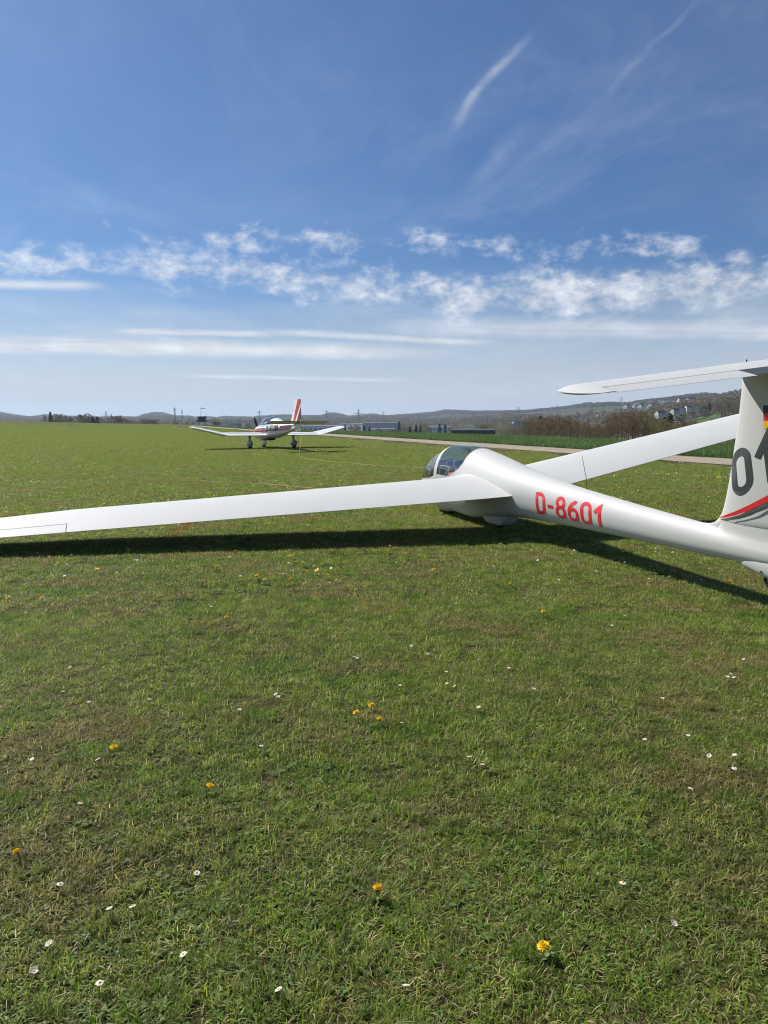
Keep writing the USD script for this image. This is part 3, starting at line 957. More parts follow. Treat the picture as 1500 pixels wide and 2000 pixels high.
def wing_loop(s, y, c0, c1, droop=0.0):
    c, te = float(chord_at(y)), float(te_at(y))
    fil = max(0.0, 1 - (y - 0.22) / 0.6) ** 2.4
    t = 0.165 - 0.03 * min(1, y / 8) + 0.05 * fil
    q = foil(t, 0.024, c0, c1)
    x = te + c * (1 - q[:, 0]) - 0.10 * fil * q[:, 0] ** 3
    z = TEZ + DIH * (y - 0.35) + c * (q[:, 1] + (1 - q[:, 0]) * 0.040) + 0.02 * fil
    if droop:
        z = z - droop * c * np.maximum(0, q[:, 0] - c0)
    return np.column_stack([x, np.full(len(x), s * y), z])


for s in (1, -1):
    mb = MB()
    mb.add(*loft([wing_loop(s, y, 0, 1) for y in (0.15, 0.25, 0.29, 0.33, 0.37, 0.42, 0.48, 0.55, 0.62, 0.70, 0.78, 0.84, 1.0, 2.0, 3.0, 4.0, 5.0, 5.505)]))
    mb.add(*loft([wing_loop(s, y, 0, 0.80) for y in (5.505, 6.2, 7.0, 7.8)]))
    mb.add(*loft([wing_loop(s, y, 0, 1) for y in (7.8, 8.2, 8.35, 8.42, 8.47, 8.5)]))
    w = obj('wing', mb.get(), WHITE, glider, 35, label=('left wing, low, tip towards the ground' if s > 0 else 'right wing, raised'))
    obj('aileron', loft([wing_loop(s, y, 0.812, 1.0) for y in (5.514, 6.2, 7.0, 7.79)]), WHITE, w, 35)

# keel box with the main wheel
def fairing():
    L = []
    for x, z0, z1, hw in ((0.42, .20, .28, .06), (0.40, .19, .30, .115), (0.19, .085, .32, .13), (0.15, .072, .32, .135), (-0.24, .072, .34, .135), (-0.28, .085, .36, .13), (-0.46, .20, .36, .115), (-0.50, .26, .36, .06)):
        a = np.linspace(0, 2 * PI, 28, endpoint=False)
        c, s = np.cos(a), np.sin(a)
        e = 2 / 6
        L.append(np.column_stack([np.full(28, x), hw * np.sign(c) * abs(c) ** e, (z0 + z1) / 2 + (z1 - z0) / 2 * np.sign(s) * abs(s) ** e]))
    return loft(L)


obj('wheel_fairing', fairing(), WHITE, glider, 40)


def wheel_parts(parent, c, r, w, n=28, name='wheel', rim_mat=None):
    prof = [(r - 0.30 * r, -w * 0.42), (r - 0.10 * r, -w / 2), (r - 0.02 * r, -w * 0.3), (r, 0), (r - 0.02 * r, w * 0.3), (r - 0.10 * r, w / 2), (r - 0.30 * r, w * 0.42)]
    a = np.linspace(0, 2 * PI, n, endpoint=False)
    L = [np.column_stack([c[0] + q * np.cos(a), np.full(n, c[1] + y), c[2] + q * np.sin(a)]) for q, y in prof]
    t = obj(name, loft(L), RUBBER, parent, 40)
    L = [np.column_stack([c[0] + q * np.cos(a), np.full(n, c[1] + y), c[2] + q * np.sin(a)]) for q, y in ((r * 0.2, -w * 0.46), (r * 0.66, -w * 0.44), (r * 0.66, w * 0.44), (r * 0.2, w * 0.46))]
    obj('rim', loft(L), rim_mat or METAL, t, 30)
    return t


wheel_parts(glider, (-0.02, 0, 0.17), 0.17, 0.13)
wheel_parts(glider, (-4.83, 0, 0.272), 0.108, 0.08)
wheel_parts(glider, (1.72, 0, 0.10), 0.10, 0.08)


def tail_fairing():
    L = []
    for x, z0, hw in ((-4.40, .36, .03), (-4.48, .335, .065), (-4.58, .315, .08), (-4.70, .285, .085), (-4.82, .262, .085), (-4.98, .25, .08), (-5.18, .28, .06), (-5.38, .34, .04)):
        z1 = float(_fz(x))
        a = np.linspace(0, 2 * PI, 26, endpoint=False)
        c, s = np.cos(a), np.sin(a)
        e = 2 / 2.6
        L.append(np.column_stack([np.full(26, x), hw * np.sign(c) * abs(c) ** e, (z0 + z1) / 2 + (z1 - z0) / 2 * np.sign(s) * abs(s) ** e]))
    return loft(L)


tf = obj('tail_wheel_fairing', tail_fairing(), WHITE, glider, 40)
obj('bolt', tube([(-4.755, 0.04, 0.335), (-4.755, 0.0855, 0.335)], 0.010), BLACK, tf)

# fin and rudder
def fin_half(z, q):
    c = fin_le(z) - fin_te(z)
    t = 0.115
    x = np.clip(q, 0, 1)
    yt = 5 * t * (0.2969 * np.sqrt(x) - 0.126 * x - 0.3516 * x ** 2 + 0.2843 * x ** 3 - 0.1015 * x ** 4)
    tuck = np.clip((z - 0.59) / 0.11, 0, 1)           # narrows into the swelling of the boom
    return np.maximum(yt * np.minimum(c, 1.2), 0.0015) * (0.25 + 0.75 * tuck * tuck * (3 - 2 * tuck))


def fin_loop(z, c0, c1, n=30):
    u = (1 - np.cos(np.linspace(0, PI, n))) / 2
    q = c0 + (c1 - c0) * u
    le, te = float(fin_le(z)), float(fin_te(z))
    h = fin_half(z, q)
    x = le + (te - le) * q
    return np.vstack([np.column_stack([x, h, np.full(n, z)]), np.column_stack([x, -h, np.full(n, z)])[::-1]])


def fin_y(x, z, off=0.003):
    le, te = fin_le(z), fin_te(z)
    return fin_half(z, (le - x) / (le - te)) + off + 0.012 * np.clip((0.95 - z) / 0.15, 0, 1)


FZ = [.60, .62, .64, .667, .70, .74, .80, .866, 1.0, 1.232, 1.45, 1.601, 1.75, 1.86, 1.90]
fin = obj('fin', loft([fin_loop(z, 0, 0.70) for z in FZ]), WHITE, glider, 40)
obj('rudder', loft([fin_loop(z, 0.708, 1.0) for z in (.345, .5, .7, 1.0, 1.4, 1.7, 1.84)]), WHITE, glider, 40)


def on_fin(shape, name, mat, size=0.03):
    v, f = triangulated(shape, size)
    P = np.column_stack([v[:, 0], fin_y(v[:, 0], v[:, 1]), v[:, 1]])
    return obj(name, face_to(P, f, (0, 1, 0)), mat, fin, True)


sh, wid = text_shape('01', 0.17, 0.13)
H0 = 0.345
from shapely import affinity
num = affinity.affine_transform(sh, [-0.40, 0.045, 0.165, H0, -4.468, 0.893])   # climbs towards the rudder
on_fin(num, 'fin_number', GREY)
up = [(-4.254, .696), (-4.36, .732), (-4.5, .786), (-4.65, .855), (-4.81, .939), (-5.0, 1.05), (-5.18, 1.165), (-5.33, 1.275)]
lo = [(-5.33, 1.215), (-5.18, 1.105), (-5.0, .993), (-4.81, .889), (-4.65, .812), (-4.5, .752), (-4.36, .713)]
on_fin(Polygon(up + lo), 'red_stripe', STRIPE_RED)
up = [(-4.415, .712), (-4.55, .752), (-4.7, .810), (-4.81, .863), (-5.0, .965), (-5.18, 1.073), (-5.33, 1.18)]
lo = [(-5.33, 1.15), (-5.18, 1.045), (-5.0, .938), (-4.81, .838), (-4.7, .791), (-4.55, .739)]
on_fin(Polygon(up + lo), 'grey_stripe', GREY)
for z0, m_ in ((1.570, BLACK), (1.5125, STRIPE_RED), (1.455, FLAG_GOLD)):
    on_fin(Polygon([(-4.803, z0), (-5.07, z0), (-5.07, z0 + 0.0575), (-4.803, z0 + 0.0575)]), 'flag_band', m_, 0.06)

# tailplane and elevator
def stab_loop(s, y, c0, c1, droop=0.0):
    k = min(1.0, y / 1.6)
    c = 0.66 - 0.14 * k
    tip = max(0.0, (y - 1.48) / 0.14)
    c *= math.sqrt(max(0.05, 1 - tip ** 2 * 0.9)) if tip > 0 else 1
    le = -4.49 - 0.05 * k - (0.10 * tip ** 2)
    q = foil(0.125 * (1 - 0.55 * tip ** 2), 0.0, c0, c1, 24)
    x = le - c * q[:, 0]
    z = 1.930 - 0.085 * (le - x) + c * q[:, 1]
    if droop:
        z -= droop * c * (q[:, 0] - c0)
    return np.column_stack([x, np.full(len(x), s * y * 1.045), z - 0.012 * tip])


mb = MB()
for s in (1, -1):
    mb.add(*loft([stab_loop(s, y, 0, 0.70) for y in (0.0, 0.38, 0.9, 1.44)]))
    mb.add(*loft([stab_loop(s, y, 0, 0.985) for y in (1.44, 1.48, 1.53, 1.57, 1.60, 1.615, 1.62)]))
tail = obj('tailplane', mb.get(), WHITE, glider, 35)
for s in (1, -1):
    el = obj('elevator', loft([stab_loop(s, y, 0.722, 1.0, 0.05) for y in (0.40, 0.9, 1.425)]), WHITE, glider, 35)
obj('pitot_probe', tube([(-4.62, 0.02, 1.94), (-4.62, 0.02, 1.978)], 0.004), BLACK, tail)

# fuselage lettering and aerial
sh, wid = text_shape('D-8601', 0.15, 0.115)
L_, Hh = 1.235, 0.262
v, f = triangulated(affinity.scale(sh, L_ / wid, Hh, origin=(0, 0)), 0.03)
lx = -1.515 - v[:, 0]
lz = 0.425 + v[:, 1] * (1 - 0.10 * v[:, 0] / L_) - 0.012 * v[:, 0]
obj('registration_lettering', face_to(fus_side(lx, lz), f, (0, 1, 0)), RED, glider, True)
obj('aerial', tube([(-2.23, -0.03, 0.70), (-2.235, -0.03, 0.85), (-2.20, -0.03, 1.02), (-2.18, -0.03, 1.12)], [0.0045, 0.0035, 0.003, 0.002], 6), BLACK, glider, True)

# ------------------------------------------------------------------ tow plane
plane = thing('tow_plane', 'small white low-wing tow plane with maroon stripes and D-ELAR on its side', 'airplane', loc=(-6.02, 39.4, 0.0), rz=PI / 2 + 0.445, s=0.965)
PNOSE = -0.046                                        # sits slightly nose down on its nose wheel
_tx = np.array([-5.0, -4.6, -3.8, -2.6, -1.4, -0.4, 0.5, 1.2, 1.8, 2.25, 2.40])
_tz = Pchip(_tx, [1.10, 1.08, 1.04, 1.00, .97, .96, .96, .96, .95, .94, .94])
_th = Pchip(_tx, [.07, .11, .17, .25, .35, .40, .41, .40, .37, .30, .20])
_tw = Pchip(_tx, [.03, .06, .12, .24, .42, .54, .56, .54, .47, .36, .24])
TE_ = 3.4


def ptf(P):
    P = np.asarray(P, float)
    c, s = math.cos(PNOSE), math.sin(PNOSE)
    return np.stack([P[..., 0] * c - P[..., 2] * s, P[..., 1], P[..., 0] * s + P[..., 2] * c], -1)


def pobj(name, vf, mat, parent=None, smooth=False, **kw):
    return obj(name, (ptf(vf[0]), vf[1]), mat, parent or plane, smooth, **kw)


def tloop(x, n=40, grow=0.0):
    a = np.linspace(0, 2 * PI, n, endpoint=False)
    c, s = np.cos(a), np.sin(a)
    return np.column_stack([np.full(n, x), (_tw(x) + grow) * np.sign(c) * abs(c) ** (2 / TE_), _tz(x) + (_th(x) + grow) * np.sign(s) * abs(s) ** (2 / TE_)])


def tside(x, z, off=0.006, s=1):
    t = np.clip((z - _tz(x)) / _th(x), -0.97, 0.97)
    return np.stack([x, s * (_tw(x) * (1 - np.abs(t) ** TE_) ** (1 / TE_) + off), z], -1)


MAROON = paint('maroon_paint', (0.095, 0.012, 0.018), 0.35, coat=0.3)
DAYGLO = paint('fluorescent_red_paint', (0.85, 0.10, 0.09), 0.5)
TOWGREY = paint('spat_grey', (0.35, 0.37, 0.40), 0.4, coat=0.2)
SMOKE = glass('smoked_canopy', (0.45, 0.53, 0.62), 0.10, 0.75)

body = pobj('fuselage', loft([tloop(x) for x in np.linspace(-5.0, 1.70, 46)]), WHITE_TOW, smooth=40)
pobj('engine_cowling', loft([tloop(x, 40, 0.004) for x in np.linspace(1.71, 2.40, 12)]), DAYGLO, smooth=40)


def band(z0, z1, x0, x1, s, n=40):
    xs = np.linspace(x0, x1, n)
    a0 = z0(xs) if callable(z0) else np.full(n, z0)
    a1 = z1(xs) if callable(z1) else np.full(n, z1)
    V = np.vstack([tside(xs, a0, s=s), tside(xs, a1, s=s)])
    i = np.arange(n - 1)
    F = np.vstack([np.stack([i, i + 1, i + 1 + n], 1), np.stack([i, i + 1 + n, i + n], 1)])
    return face_to(V, F, (0, s, 0))


for s in (1, -1):
    pobj('maroon_stripe', band(lambda x: 0.83 + 0.035 * np.clip(-x - 1, 0, 4), lambda x: 1.02 + 0.035 * np.clip(-x - 1, 0, 4), -4.4, 1.69, s), MAROON, smooth=True)
    pobj('upper_stripe', band(lambda x: 1.06 + 0.01 * np.clip(-x, 0, 4), lambda x: 1.16 + 0.0 * x, -3.8, -2.35, s), MAROON, smooth=True)
    pobj('side_window', band(1.10, 1.25, 0.55, 1.35, s, 12), BLACK, smooth=True)
    pobj('side_window', band(1.10, 1.25, -0.45, 0.45, s, 12), BLACK, smooth=True)
pobj('red_stripe', band(lambda x: 1.04 + 0.0 * x, lambda x: 1.10 + 0.0 * x, -0.6, 1.69, 1), STRIPE_RED, smooth=True)
sh, wid = text_shape('D-ELAR', 0.16, 0.12)
v, f = triangulated(affinity.scale(sh, 1.42 / wid, 0.345, origin=(0, 0)), 0.06)
pobj('letter_panel', band(0.88, 1.235, -2.22, -0.62, 1, 24), WHITE_TOW, body, True)
pobj('registration_lettering', face_to(tside(-0.70 - v[:, 0], 0.90 + v[:, 1], 0.012), f, (0, 1, 0)), BLACK, body, True)
# bubble canopy
L = []
for x, w, h in ((1.22, .04, .02), (1.1, .34, .10), (0.85, .46, .24), (0.5, .50, .36), (0.1, .50, .43), (-0.3, .49, .44), (-0.62, .46, .41), (-0.98, .40, .31)):
    a = np.linspace(0, PI, 24)
    L.append(np.column_stack([np.full(24, x), w * np.cos(a), 1.30 + h * np.sin(a) ** 0.8]))
can = pobj('canopy', loft(L, cap=False, closed=False), SMOKE, smooth=True)
for x, w, h in ((1.0, .40, .17), (0.30, .505, .40), (-0.98, .405, .315)):
    a = np.linspace(0, PI, 20)
    pobj('canopy_bow', tube(np.column_stack([np.full(20, x), w * np.cos(a), 1.30 + h * np.sin(a) ** 0.8]), 0.02, 6), WHITE_TOW, can, True)
L = []
for x, w, h in ((-0.97, .40, .30), (-1.2, .36, .25), (-1.6, .29, .18), (-2.1, .20, .11), (-2.6, .12, .06), (-3.1, .05, .03)):
    a = np.linspace(0, PI, 24)
    L.append(np.column_stack([np.full(24, x), w * np.cos(a), np.full(24, float(_tz(x) + _th(x) * 0.86)) + (h + _th(x) * 0.14) * np.sin(a) ** 0.8]))
pobj('rear_fairing', loft(L, cap=False, closed=False), WHITE_TOW, smooth=True)
for s in (1, -1):
    st = pobj('seat', rounded_box((0.1, s * 0.24, 1.20), (0.12, 0.40, 0.55), 0.04), SEAT, smooth=40)
    pobj('headrest', rounded_box((0.06, s * 0.24, 1.55), (0.08, 0.22, 0.14), 0.03), SEAT, st, 40)
pobj('mirror', rounded_box((1.05, 0.0, 1.62), (0.06, 0.16, 0.10), 0.02), BLACK, smooth=40)
pobj('mirror_stem', tube([(1.05, 0, 1.38), (1.05, 0, 1.60)], 0.012, 6), BLACK)

# wings with upturned outer panels
for s in (1, -1):
    def wl(y, c, te, z, c0=0.0, c1=1.0):
        q = foil(0.12, 0.02, c0, c1, 22)
        return np.column_stack([te + c * (1 - q[:, 0]), np.full(len(q), s * y), z + c * (q[:, 1] + (1 - q[:, 0]) * 0.055)])
    mb = MB()
    mb.add(*loft([wl(y, 1.71, -0.62, 0.72) for y in (0.2, 1.0, 2.0, 2.62)]))
    mb.add(*loft([wl(2.62, 1.71, -0.62, 0.72), wl(3.5, 1.36, -0.42, 0.945), wl(4.25, 1.06, -0.25, 1.132), wl(4.36, 0.85, -0.12, 1.16)]))
    w = pobj('wing', mb.get(), WHITE_TOW, smooth=30, label='left wing with its tip turned up' if s > 0 else 'right wing with its tip turned up')
    pobj('flap_gap', tube([(-0.20, s * 0.62, .835), (-0.20, s * 2.55, .835)], 0.008, 4), TOWGREY, w)
    pobj('aileron_bracket', rounded_box((-0.28, s * 3.0, 0.875), (0.12, 0.03, 0.05), 0.01), BLACK, w)
    leg = pobj('landing_gear_leg', tube([(0.05, s * 1.25, 0.80), (0.02, s * 1.27, 0.40)], [0.075, 0.06], 10), TOWGREY, smooth=True)
    L = []
    for x, z0, z1, hw in ((0.46, .26, .30, .02), (0.38, .16, .38, .09), (0.15, .10, .45, .13), (-0.15, .11, .46, .125), (-0.40, .20, .42, .08), (-0.58, .30, .38, .02)):
        a = np.linspace(0, 2 * PI, 20, endpoint=False)
        L.append(np.column_stack([np.full(20, x), s * 1.27 + hw * np.cos(a), (z0 + z1) / 2 + (z1 - z0) / 2 * np.sin(a)]))
    pobj('wheel_spat', loft(L), TOWGREY, leg, True)
    wheel_parts(plane, (0.02, s * 1.27, 0.19), 0.19, 0.16, 22)
leg = pobj('nose_gear_leg', tube([(1.62, 0, 0.75), (1.66, 0, 0.40)], [0.06, 0.05], 10), TOWGREY, smooth=True)
L = []
for x, z0, z1, hw in ((2.10, .26, .30, .02), (2.0, .16, .38, .09), (1.78, .10, .45, .13), (1.50, .11, .46, .125), (1.28, .20, .42, .08), (1.10, .30, .38, .02)):
    a = np.linspace(0, 2 * PI, 20, endpoint=False)
    L.append(np.column_stack([np.full(20, x), hw * np.cos(a), (z0 + z1) / 2 + (z1 - z0) / 2 * np.sin(a) + 0.07]))
pobj('wheel_spat', loft(L), WHITE_TOW, leg, True)
wheel_parts(plane, (1.66, 0, 0.18), 0.18, 0.15, 22)
pobj('exhaust', tube([(0.9, 0.1, 0.58), (0.2, 0.1, 0.50), (0.0, 0.1, 0.47)], 0.05, 8), BLACK, smooth=True)
pobj('belly_fairing', rounded_box((0.55, 0, 0.55), (0.9, 0.5, 0.16), 0.07), BLACK, smooth=40)

# fin, rudder and all-moving tail
_pl = Pchip([1.0, 1.2, 1.35, 2.40], [-2.6, -3.15, -3.42, -4.10])
_pt = Pchip([0.78, 2.40], [-4.98, -5.05])


def pfin(z, c0, c1):
    le, te = float(_pl(max(z, 1.0))), float(_pt(z))
    n = 20
    q = c0 + (c1 - c0) * (1 - np.cos(np.linspace(0, PI, n))) / 2
    h = np.maximum(5 * 0.09 * (0.2969 * np.sqrt(q) - 0.126 * q - 0.3516 * q ** 2 + 0.2843 * q ** 3 - 0.1015 * q ** 4) * min(le - te, 1.0), 0.004)
    x = le + (te - le) * q
    return np.vstack([np.column_stack([x, h, np.full(n, z)]), np.column_stack([x, -h, np.full(n, z)])[::-1]])


pf = pobj('fin', loft([pfin(z, 0, 0.62) for z in (1.0, 1.12, 1.25, 1.35, 1.6, 2.0, 2.38, 2.40)]), WHITE_TOW, smooth=40)
pr = pobj('rudder', loft([pfin(z, 0.63, 1.0) for z in (0.80, 1.0, 1.35, 1.8, 2.40)]), WHITE_TOW, smooth=40)
for nm, pts, m_ in (('red_stripe', [(-3.86, 1.24), (-4.14, 1.24), (-5.04, 2.20), (-5.045, 2.38), (-4.70, 2.38)], STRIPE_RED), ('maroon_stripe', [(-4.36, 1.22), (-4.20, 1.06), (-4.66, 1.02), (-5.02, 1.42), (-5.04, 1.98)], MAROON), ('flag_band', [(-3.95, 1.85), (-4.10, 1.85), (-4.10, 1.95), (-3.95, 1.95)], FLAG_GOLD)):
    for s in (1, -1):
        v, f = triangulated(Polygon(pts), 0.15)
        le, te = _pl(np.maximum(v[:, 1], 1.0)), _pt(v[:, 1])
        q = np.clip((le - v[:, 0]) / (le - te), 0.0, 1)
        h = np.maximum(5 * 0.09 * (0.2969 * np.sqrt(q) - 0.126 * q - 0.3516 * q ** 2 + 0.2843 * q ** 3 - 0.1015 * q ** 4) * np.minimum(le - te, 1.0), 0.004) + 0.006
        pobj(nm, face_to(np.column_stack([v[:, 0], s * h, v[:, 1]]), f, (0, s, 0)), m_, pf, True)
pobj('tailplane', loft([np.column_stack([-4.05 - c * q[:, 0], np.full(len(q), y), 1.235 + c * q[:, 1] * 1.0 + 0.105 * c * (q[:, 0] - 0.3)]) for y, c in ((-1.6, .70), (-1.55, .86), (0, .92), (1.55, .86), (1.6, .70)) for q in [foil(0.10, 0, 0, 1, 16)]]), WHITE_TOW, smooth=30)
# propeller: two blades, stopped nearly upright
hub = np.array([2.62, 0.0, 0.94])
sp = [np.column_stack([np.full(20, x), r * np.cos(np.linspace(0, 2 * PI, 20, endpoint=False)), 0.94 + r * np.sin(np.linspace(0, 2 * PI, 20, endpoint=False))]) for x, r in ((2.40, .17), (2.5, .165), (2.62, .13), (2.72, .07), (2.78, .005))]
prop = pobj('spinner', loft(sp), WHITE_TOW, smooth=True)
ang = math.radians(17)
for k in (1, -1):
    L = []
    for t, w in ((0.10, .07), (0.25, .10), (0.5, .15), (0.7, .14), (0.86, .10), (0.93, .04)):
        tw = math.radians(58 - 42 * t)
        a = np.linspace(0, 2 * PI, 14, endpoint=False)
        ch, th = w / 2 * np.cos(a) * 1.0, 0.016 * np.sin(a)
        yy, xx = ch * math.cos(tw) - th * math.sin(tw), ch * math.sin(tw) + th * math.cos(tw)
        rr_ = k * t
        L.append(np.column_stack([2.53 + xx, yy * k * math.cos(ang) + rr_ * math.sin(ang), 0.94 + rr_ * math.cos(ang) - yy * k * math.sin(ang)]))
    pobj('propeller_blade', loft(L), BLACK, prop, 40)
pobj('tow_hook', tube([(-4.95, 0, 0.98), (-5.06, 0, 0.93), (-5.12, 0, 0.90)], 0.018, 6), METAL)

# ------------------------------------------------------------------ tow rope and paint mark
def plane_world(p):
    p = ptf(np.array(p)) * 0.965
    a = PI / 2 + 0.445
    return np.array([-6.02 + p[0] * math.cos(a) - p[1] * math.sin(a), 39.4 + p[0] * math.sin(a) + p[1] * math.cos(a), p[2]])


RZ = 0.045
hook = plane_world((-5.12, 0, 0.90))
way = [(584, 889), (592, 894), (615, 898), (648, 902), (689, 905), (740, 909), (780, 911), (817, 913), (840, 916), (846, 920), (815, 922), (767, 925), (687, 925), (580, 925), (497, 924), (433, 925), (383, 926), (300, 927), (233, 929), (160, 932), (100, 935), (66, 937.5), (58, 939.5), (64, 941), (82, 941.7), (130, 942.7), (220, 942), (330, 940), (383, 939), (417, 940), (460, 942), (500, 944), (529, 946), (564, 949.5), (593, 952), (680, 962), (760, 970), (815, 972)]
pts = [ground_at(u, v, RZ) for u, v in way]
first = pts[0]
hang = [hook + (first - hook) * t + np.array([0, 0, -0.25 * 4 * t * (1 - t) * 0.4]) for t in (0, .25, .5, .75)]
P = np.array(hang + pts)
seg = np.concatenate([[0], np.cumsum(np.linalg.norm(np.diff(P, axis=0), axis=1))])
q = np.linspace(0, seg[-1], 700)
RP = Pchip(seg, P)(q)
wig = (meshkit.fbm(np.column_stack([q * 0.5, q * 0, q * 0]), 3) - 0.5) * 0.12 * np.clip((q - 5) / 4, 0, 1)
RP[:, 1] += wig
RP[:, 2] += np.where(q > 4, (meshkit.fbm(np.column_stack([q * 0.9, q * 0 + 3, q * 0]), 2) - 0.5) * 0.02, 0)
ROPE = paint('orange_rope', (0.62, 0.34, 0.16), 0.7)
rope = obj('tow_rope', tube(RP, 0.006, 6), ROPE, None, True, label='long orange tow rope looping over the grass from the plane to the glider', cat='rope')
p0, p1 = ground_at(372, 1019), ground_at(336, 1049)
r = np.random.default_rng(3)
V, F = blades(520, 1.0, 0.025, 0.05, 0.007, 1.0, 99, 2, 0, 0.3)
n5 = 5
base = V.reshape(-1, n5, 3)
off = base[:, :1, :2].copy()
t = r.random(len(base))
new = p0[None, :2] + (p1 - p0)[None, :2] * t[:, None] + r.normal(0, 0.055, (len(base), 2))
base[:, :, :2] += new[:, None] - off
base[:, :, 2] += 0.006
obj('paint_mark', (base.reshape(-1, 3), F), leafy('orange_sprayed_grass', [(0, (0.35, 0.10, 0.015)), (0.6, (0.50, 0.16, 0.03)), (0.75, (0.12, 0.12, 0.03)), (1, (0.5, 0.2, 0.05))], 0.2), None, False, label='streak of orange marking paint sprayed on grass under the left wing', cat='paint mark', kind='stuff')

# ------------------------------------------------------------------ trees and woods
BARK = paint('bark', (0.11, 0.09, 0.07), 0.9, dirt=0.4, scale=6)
TWIG = leafy('bare_twigs', [(0, (0.15, 0.115, 0.085)), (0.5, (0.22, 0.17, 0.125)), (1, (0.30, 0.24, 0.18))], 0.3, spec=0.1)
TWIG_RED = leafy('reddish_twigs', [(0, (0.16, 0.115, 0.075)), (0.6, (0.24, 0.175, 0.115)), (1, (0.30, 0.23, 0.16))], 0.3, spec=0.1)
BUD = leafy('spring_buds', [(0, (0.12, 0.12, 0.045)), (0.5, (0.18, 0.18, 0.075)), (1, (0.26, 0.25, 0.13))], 0.35, spec=0.1)
PALE = leafy('pale_willow', [(0, (0.20, 0.19, 0.11)), (0.5, (0.28, 0.26, 0.17)), (1, (0.36, 0.34, 0.24))], 0.35, spec=0.1)
DARKLEAF = leafy('conifer_needles', [(0, (0.018, 0.030, 0.016)), (0.6, (0.030, 0.048, 0.024)), (1, (0.05, 0.07, 0.035))], 0.15, spec=0.2)


def slivers(P, D, l, w, r):
    """Thin three-cornered twigs or leaves at the points P along the directions D."""
    n = len(P)
    s = np.cross(D, r.normal(0, 1, (n, 3)))
    s /= np.maximum(np.linalg.norm(s, axis=1, keepdims=True), 1e-6)
    V = np.stack([P - s * w[:, None] / 2, P + s * w[:, None] / 2, P + D * l[:, None]], 1).reshape(-1, 3)
    return V, np.arange(3 * n).reshape(-1, 3)


def bare_tree(h, spread, seed, nbr=13, twigs=1500, sliver=0.06):
    r = np.random.default_rng(seed)
    wood, ends = MB(), []
    top = np.array([r.normal(0, 0.03) * h, r.normal(0, 0.03) * h, h * 0.92])
    wood.add(*tube([(0, 0, -1.5), (0, 0, h * 0.25), top * [0.5, 0.5, 0.62], top], [0.020 * h, 0.016 * h, 0.009 * h, 0.002 * h], 6))
    for k in range(nbr):
        t = 0.22 + 0.70 * (k + r.random()) / nbr
        a = k * 2.4 + r.normal(0, 0.4)
        ln = spread * (1.08 - 0.75 * abs(t - 0.42)) * r.uniform(0.7, 1.15)
        b = np.array([0, 0, h * t * 0.92])
        e = b + np.array([math.cos(a) * ln, math.sin(a) * ln, ln * r.uniform(0.5, 1.3)])
        e[2] = min(e[2], h * 0.98)
        m = (b + e) / 2 + np.array([0, 0, -0.06 * ln])
        wood.add(*tube([b, m, e], [0.006 * h * (1.1 - t * .7), 0.004 * h, 0.0012 * h], 4, False))
        ends += [b + (e - b) * q for q in r.uniform(0.3, 1.0, 9)]
    ends = np.array(ends)
    i = r.integers(0, len(ends), twigs)
    P = ends[i] + r.normal(0, 0.10 * spread, (twigs, 3)) * [1, 1, 0.9]
    D = P - np.array([0, 0, h * 0.30])
    D = D / np.maximum(np.linalg.norm(D, axis=1, keepdims=True), 1e-6) + r.normal(0, 0.45, (twigs, 3)) + [0, 0, 0.35]
    D /= np.linalg.norm(D, axis=1, keepdims=True)
    return wood.get(), slivers(P, D, r.uniform(0.08, 0.22, twigs) * spread, np.full(twigs, sliver) * r.uniform(0.5, 1.4, twigs), r)


def leafy_tree(h, spread, seed, blobs=16, leaves=1500, size=0.28, low=0.22):
    r = np.random.default_rng(seed)
    wood = MB()
    wood.add(*tube([(0, 0, -1.5), (0, 0, h * 0.4), (0, 0, h * 0.8)], [0.02 * h, 0.014 * h, 0.003 * h], 6))
    C = []
    while len(C) < blobs:
        p = r.uniform(-1, 1, 3)
        if np.linalg.norm(p) < 1:
            C.append(p * [spread, spread, h * (1 - low) / 2] + [0, 0, h * (low + (1 - low) / 2)])
    C = np.array(C)
    for c in C[:9]:
        wood.add(*tube([(0, 0, h * 0.3), c * [0.5, 0.5, 0.85], c], [0.006 * h, 0.004 * h, 0.001 * h], 4, False))
    i = r.integers(0, blobs, leaves)
    P = C[i] + r.normal(0, 0.24, (leaves, 3)) * spread
    P[:, 2] = np.clip(P[:, 2], 0.3, h)
    D = r.normal(0, 1, (leaves, 3))
    D /= np.linalg.norm(D, axis=1, keepdims=True)
    return wood.get(), slivers(P, D, np.full(leaves, size) * r.uniform(0.6, 1.4, leaves), np.full(leaves, size * 0.8), r)


def conifer(h, spread, seed, leaves=1300, size=0.5):
    r = np.random.default_rng(seed)
    wood = tube([(0, 0, -1.0), (0, 0, h * 0.95)], [0.016 * h, 0.002 * h], 6)
    t = r.random(leaves) ** 0.75
    lvl = np.round(t * 14) / 14 + r.normal(0, 0.012, leaves)
    a = r.uniform(0, 2 * PI, leaves)
    rad = spread * (1.02 - lvl) * np.sqrt(r.random(leaves)) * (0.8 + 0.3 * np.sin(a * 5 + lvl * 40))
    P = np.column_stack([np.cos(a) * rad, np.sin(a) * rad, h * (0.06 + 0.93 * lvl) - 0.22 * rad])
    D = np.column_stack([np.cos(a), np.sin(a), -0.35 + r.normal(0, 0.25, leaves)])
    D /= np.linalg.norm(D, axis=1, keepdims=True)
    return wood, slivers(P, D, size * r.uniform(0.6, 1.3, leaves), np.full(leaves, size * 0.5), r)


KINDS = {}


def tree_kind(name, made, leaf):
    k = Kind(name)
    k.part('trunk', made[0], BARK)
    k.part('crown', made[1], leaf)
    KINDS.setdefault(name.rsplit('_variant', 1)[0], []).append(k)


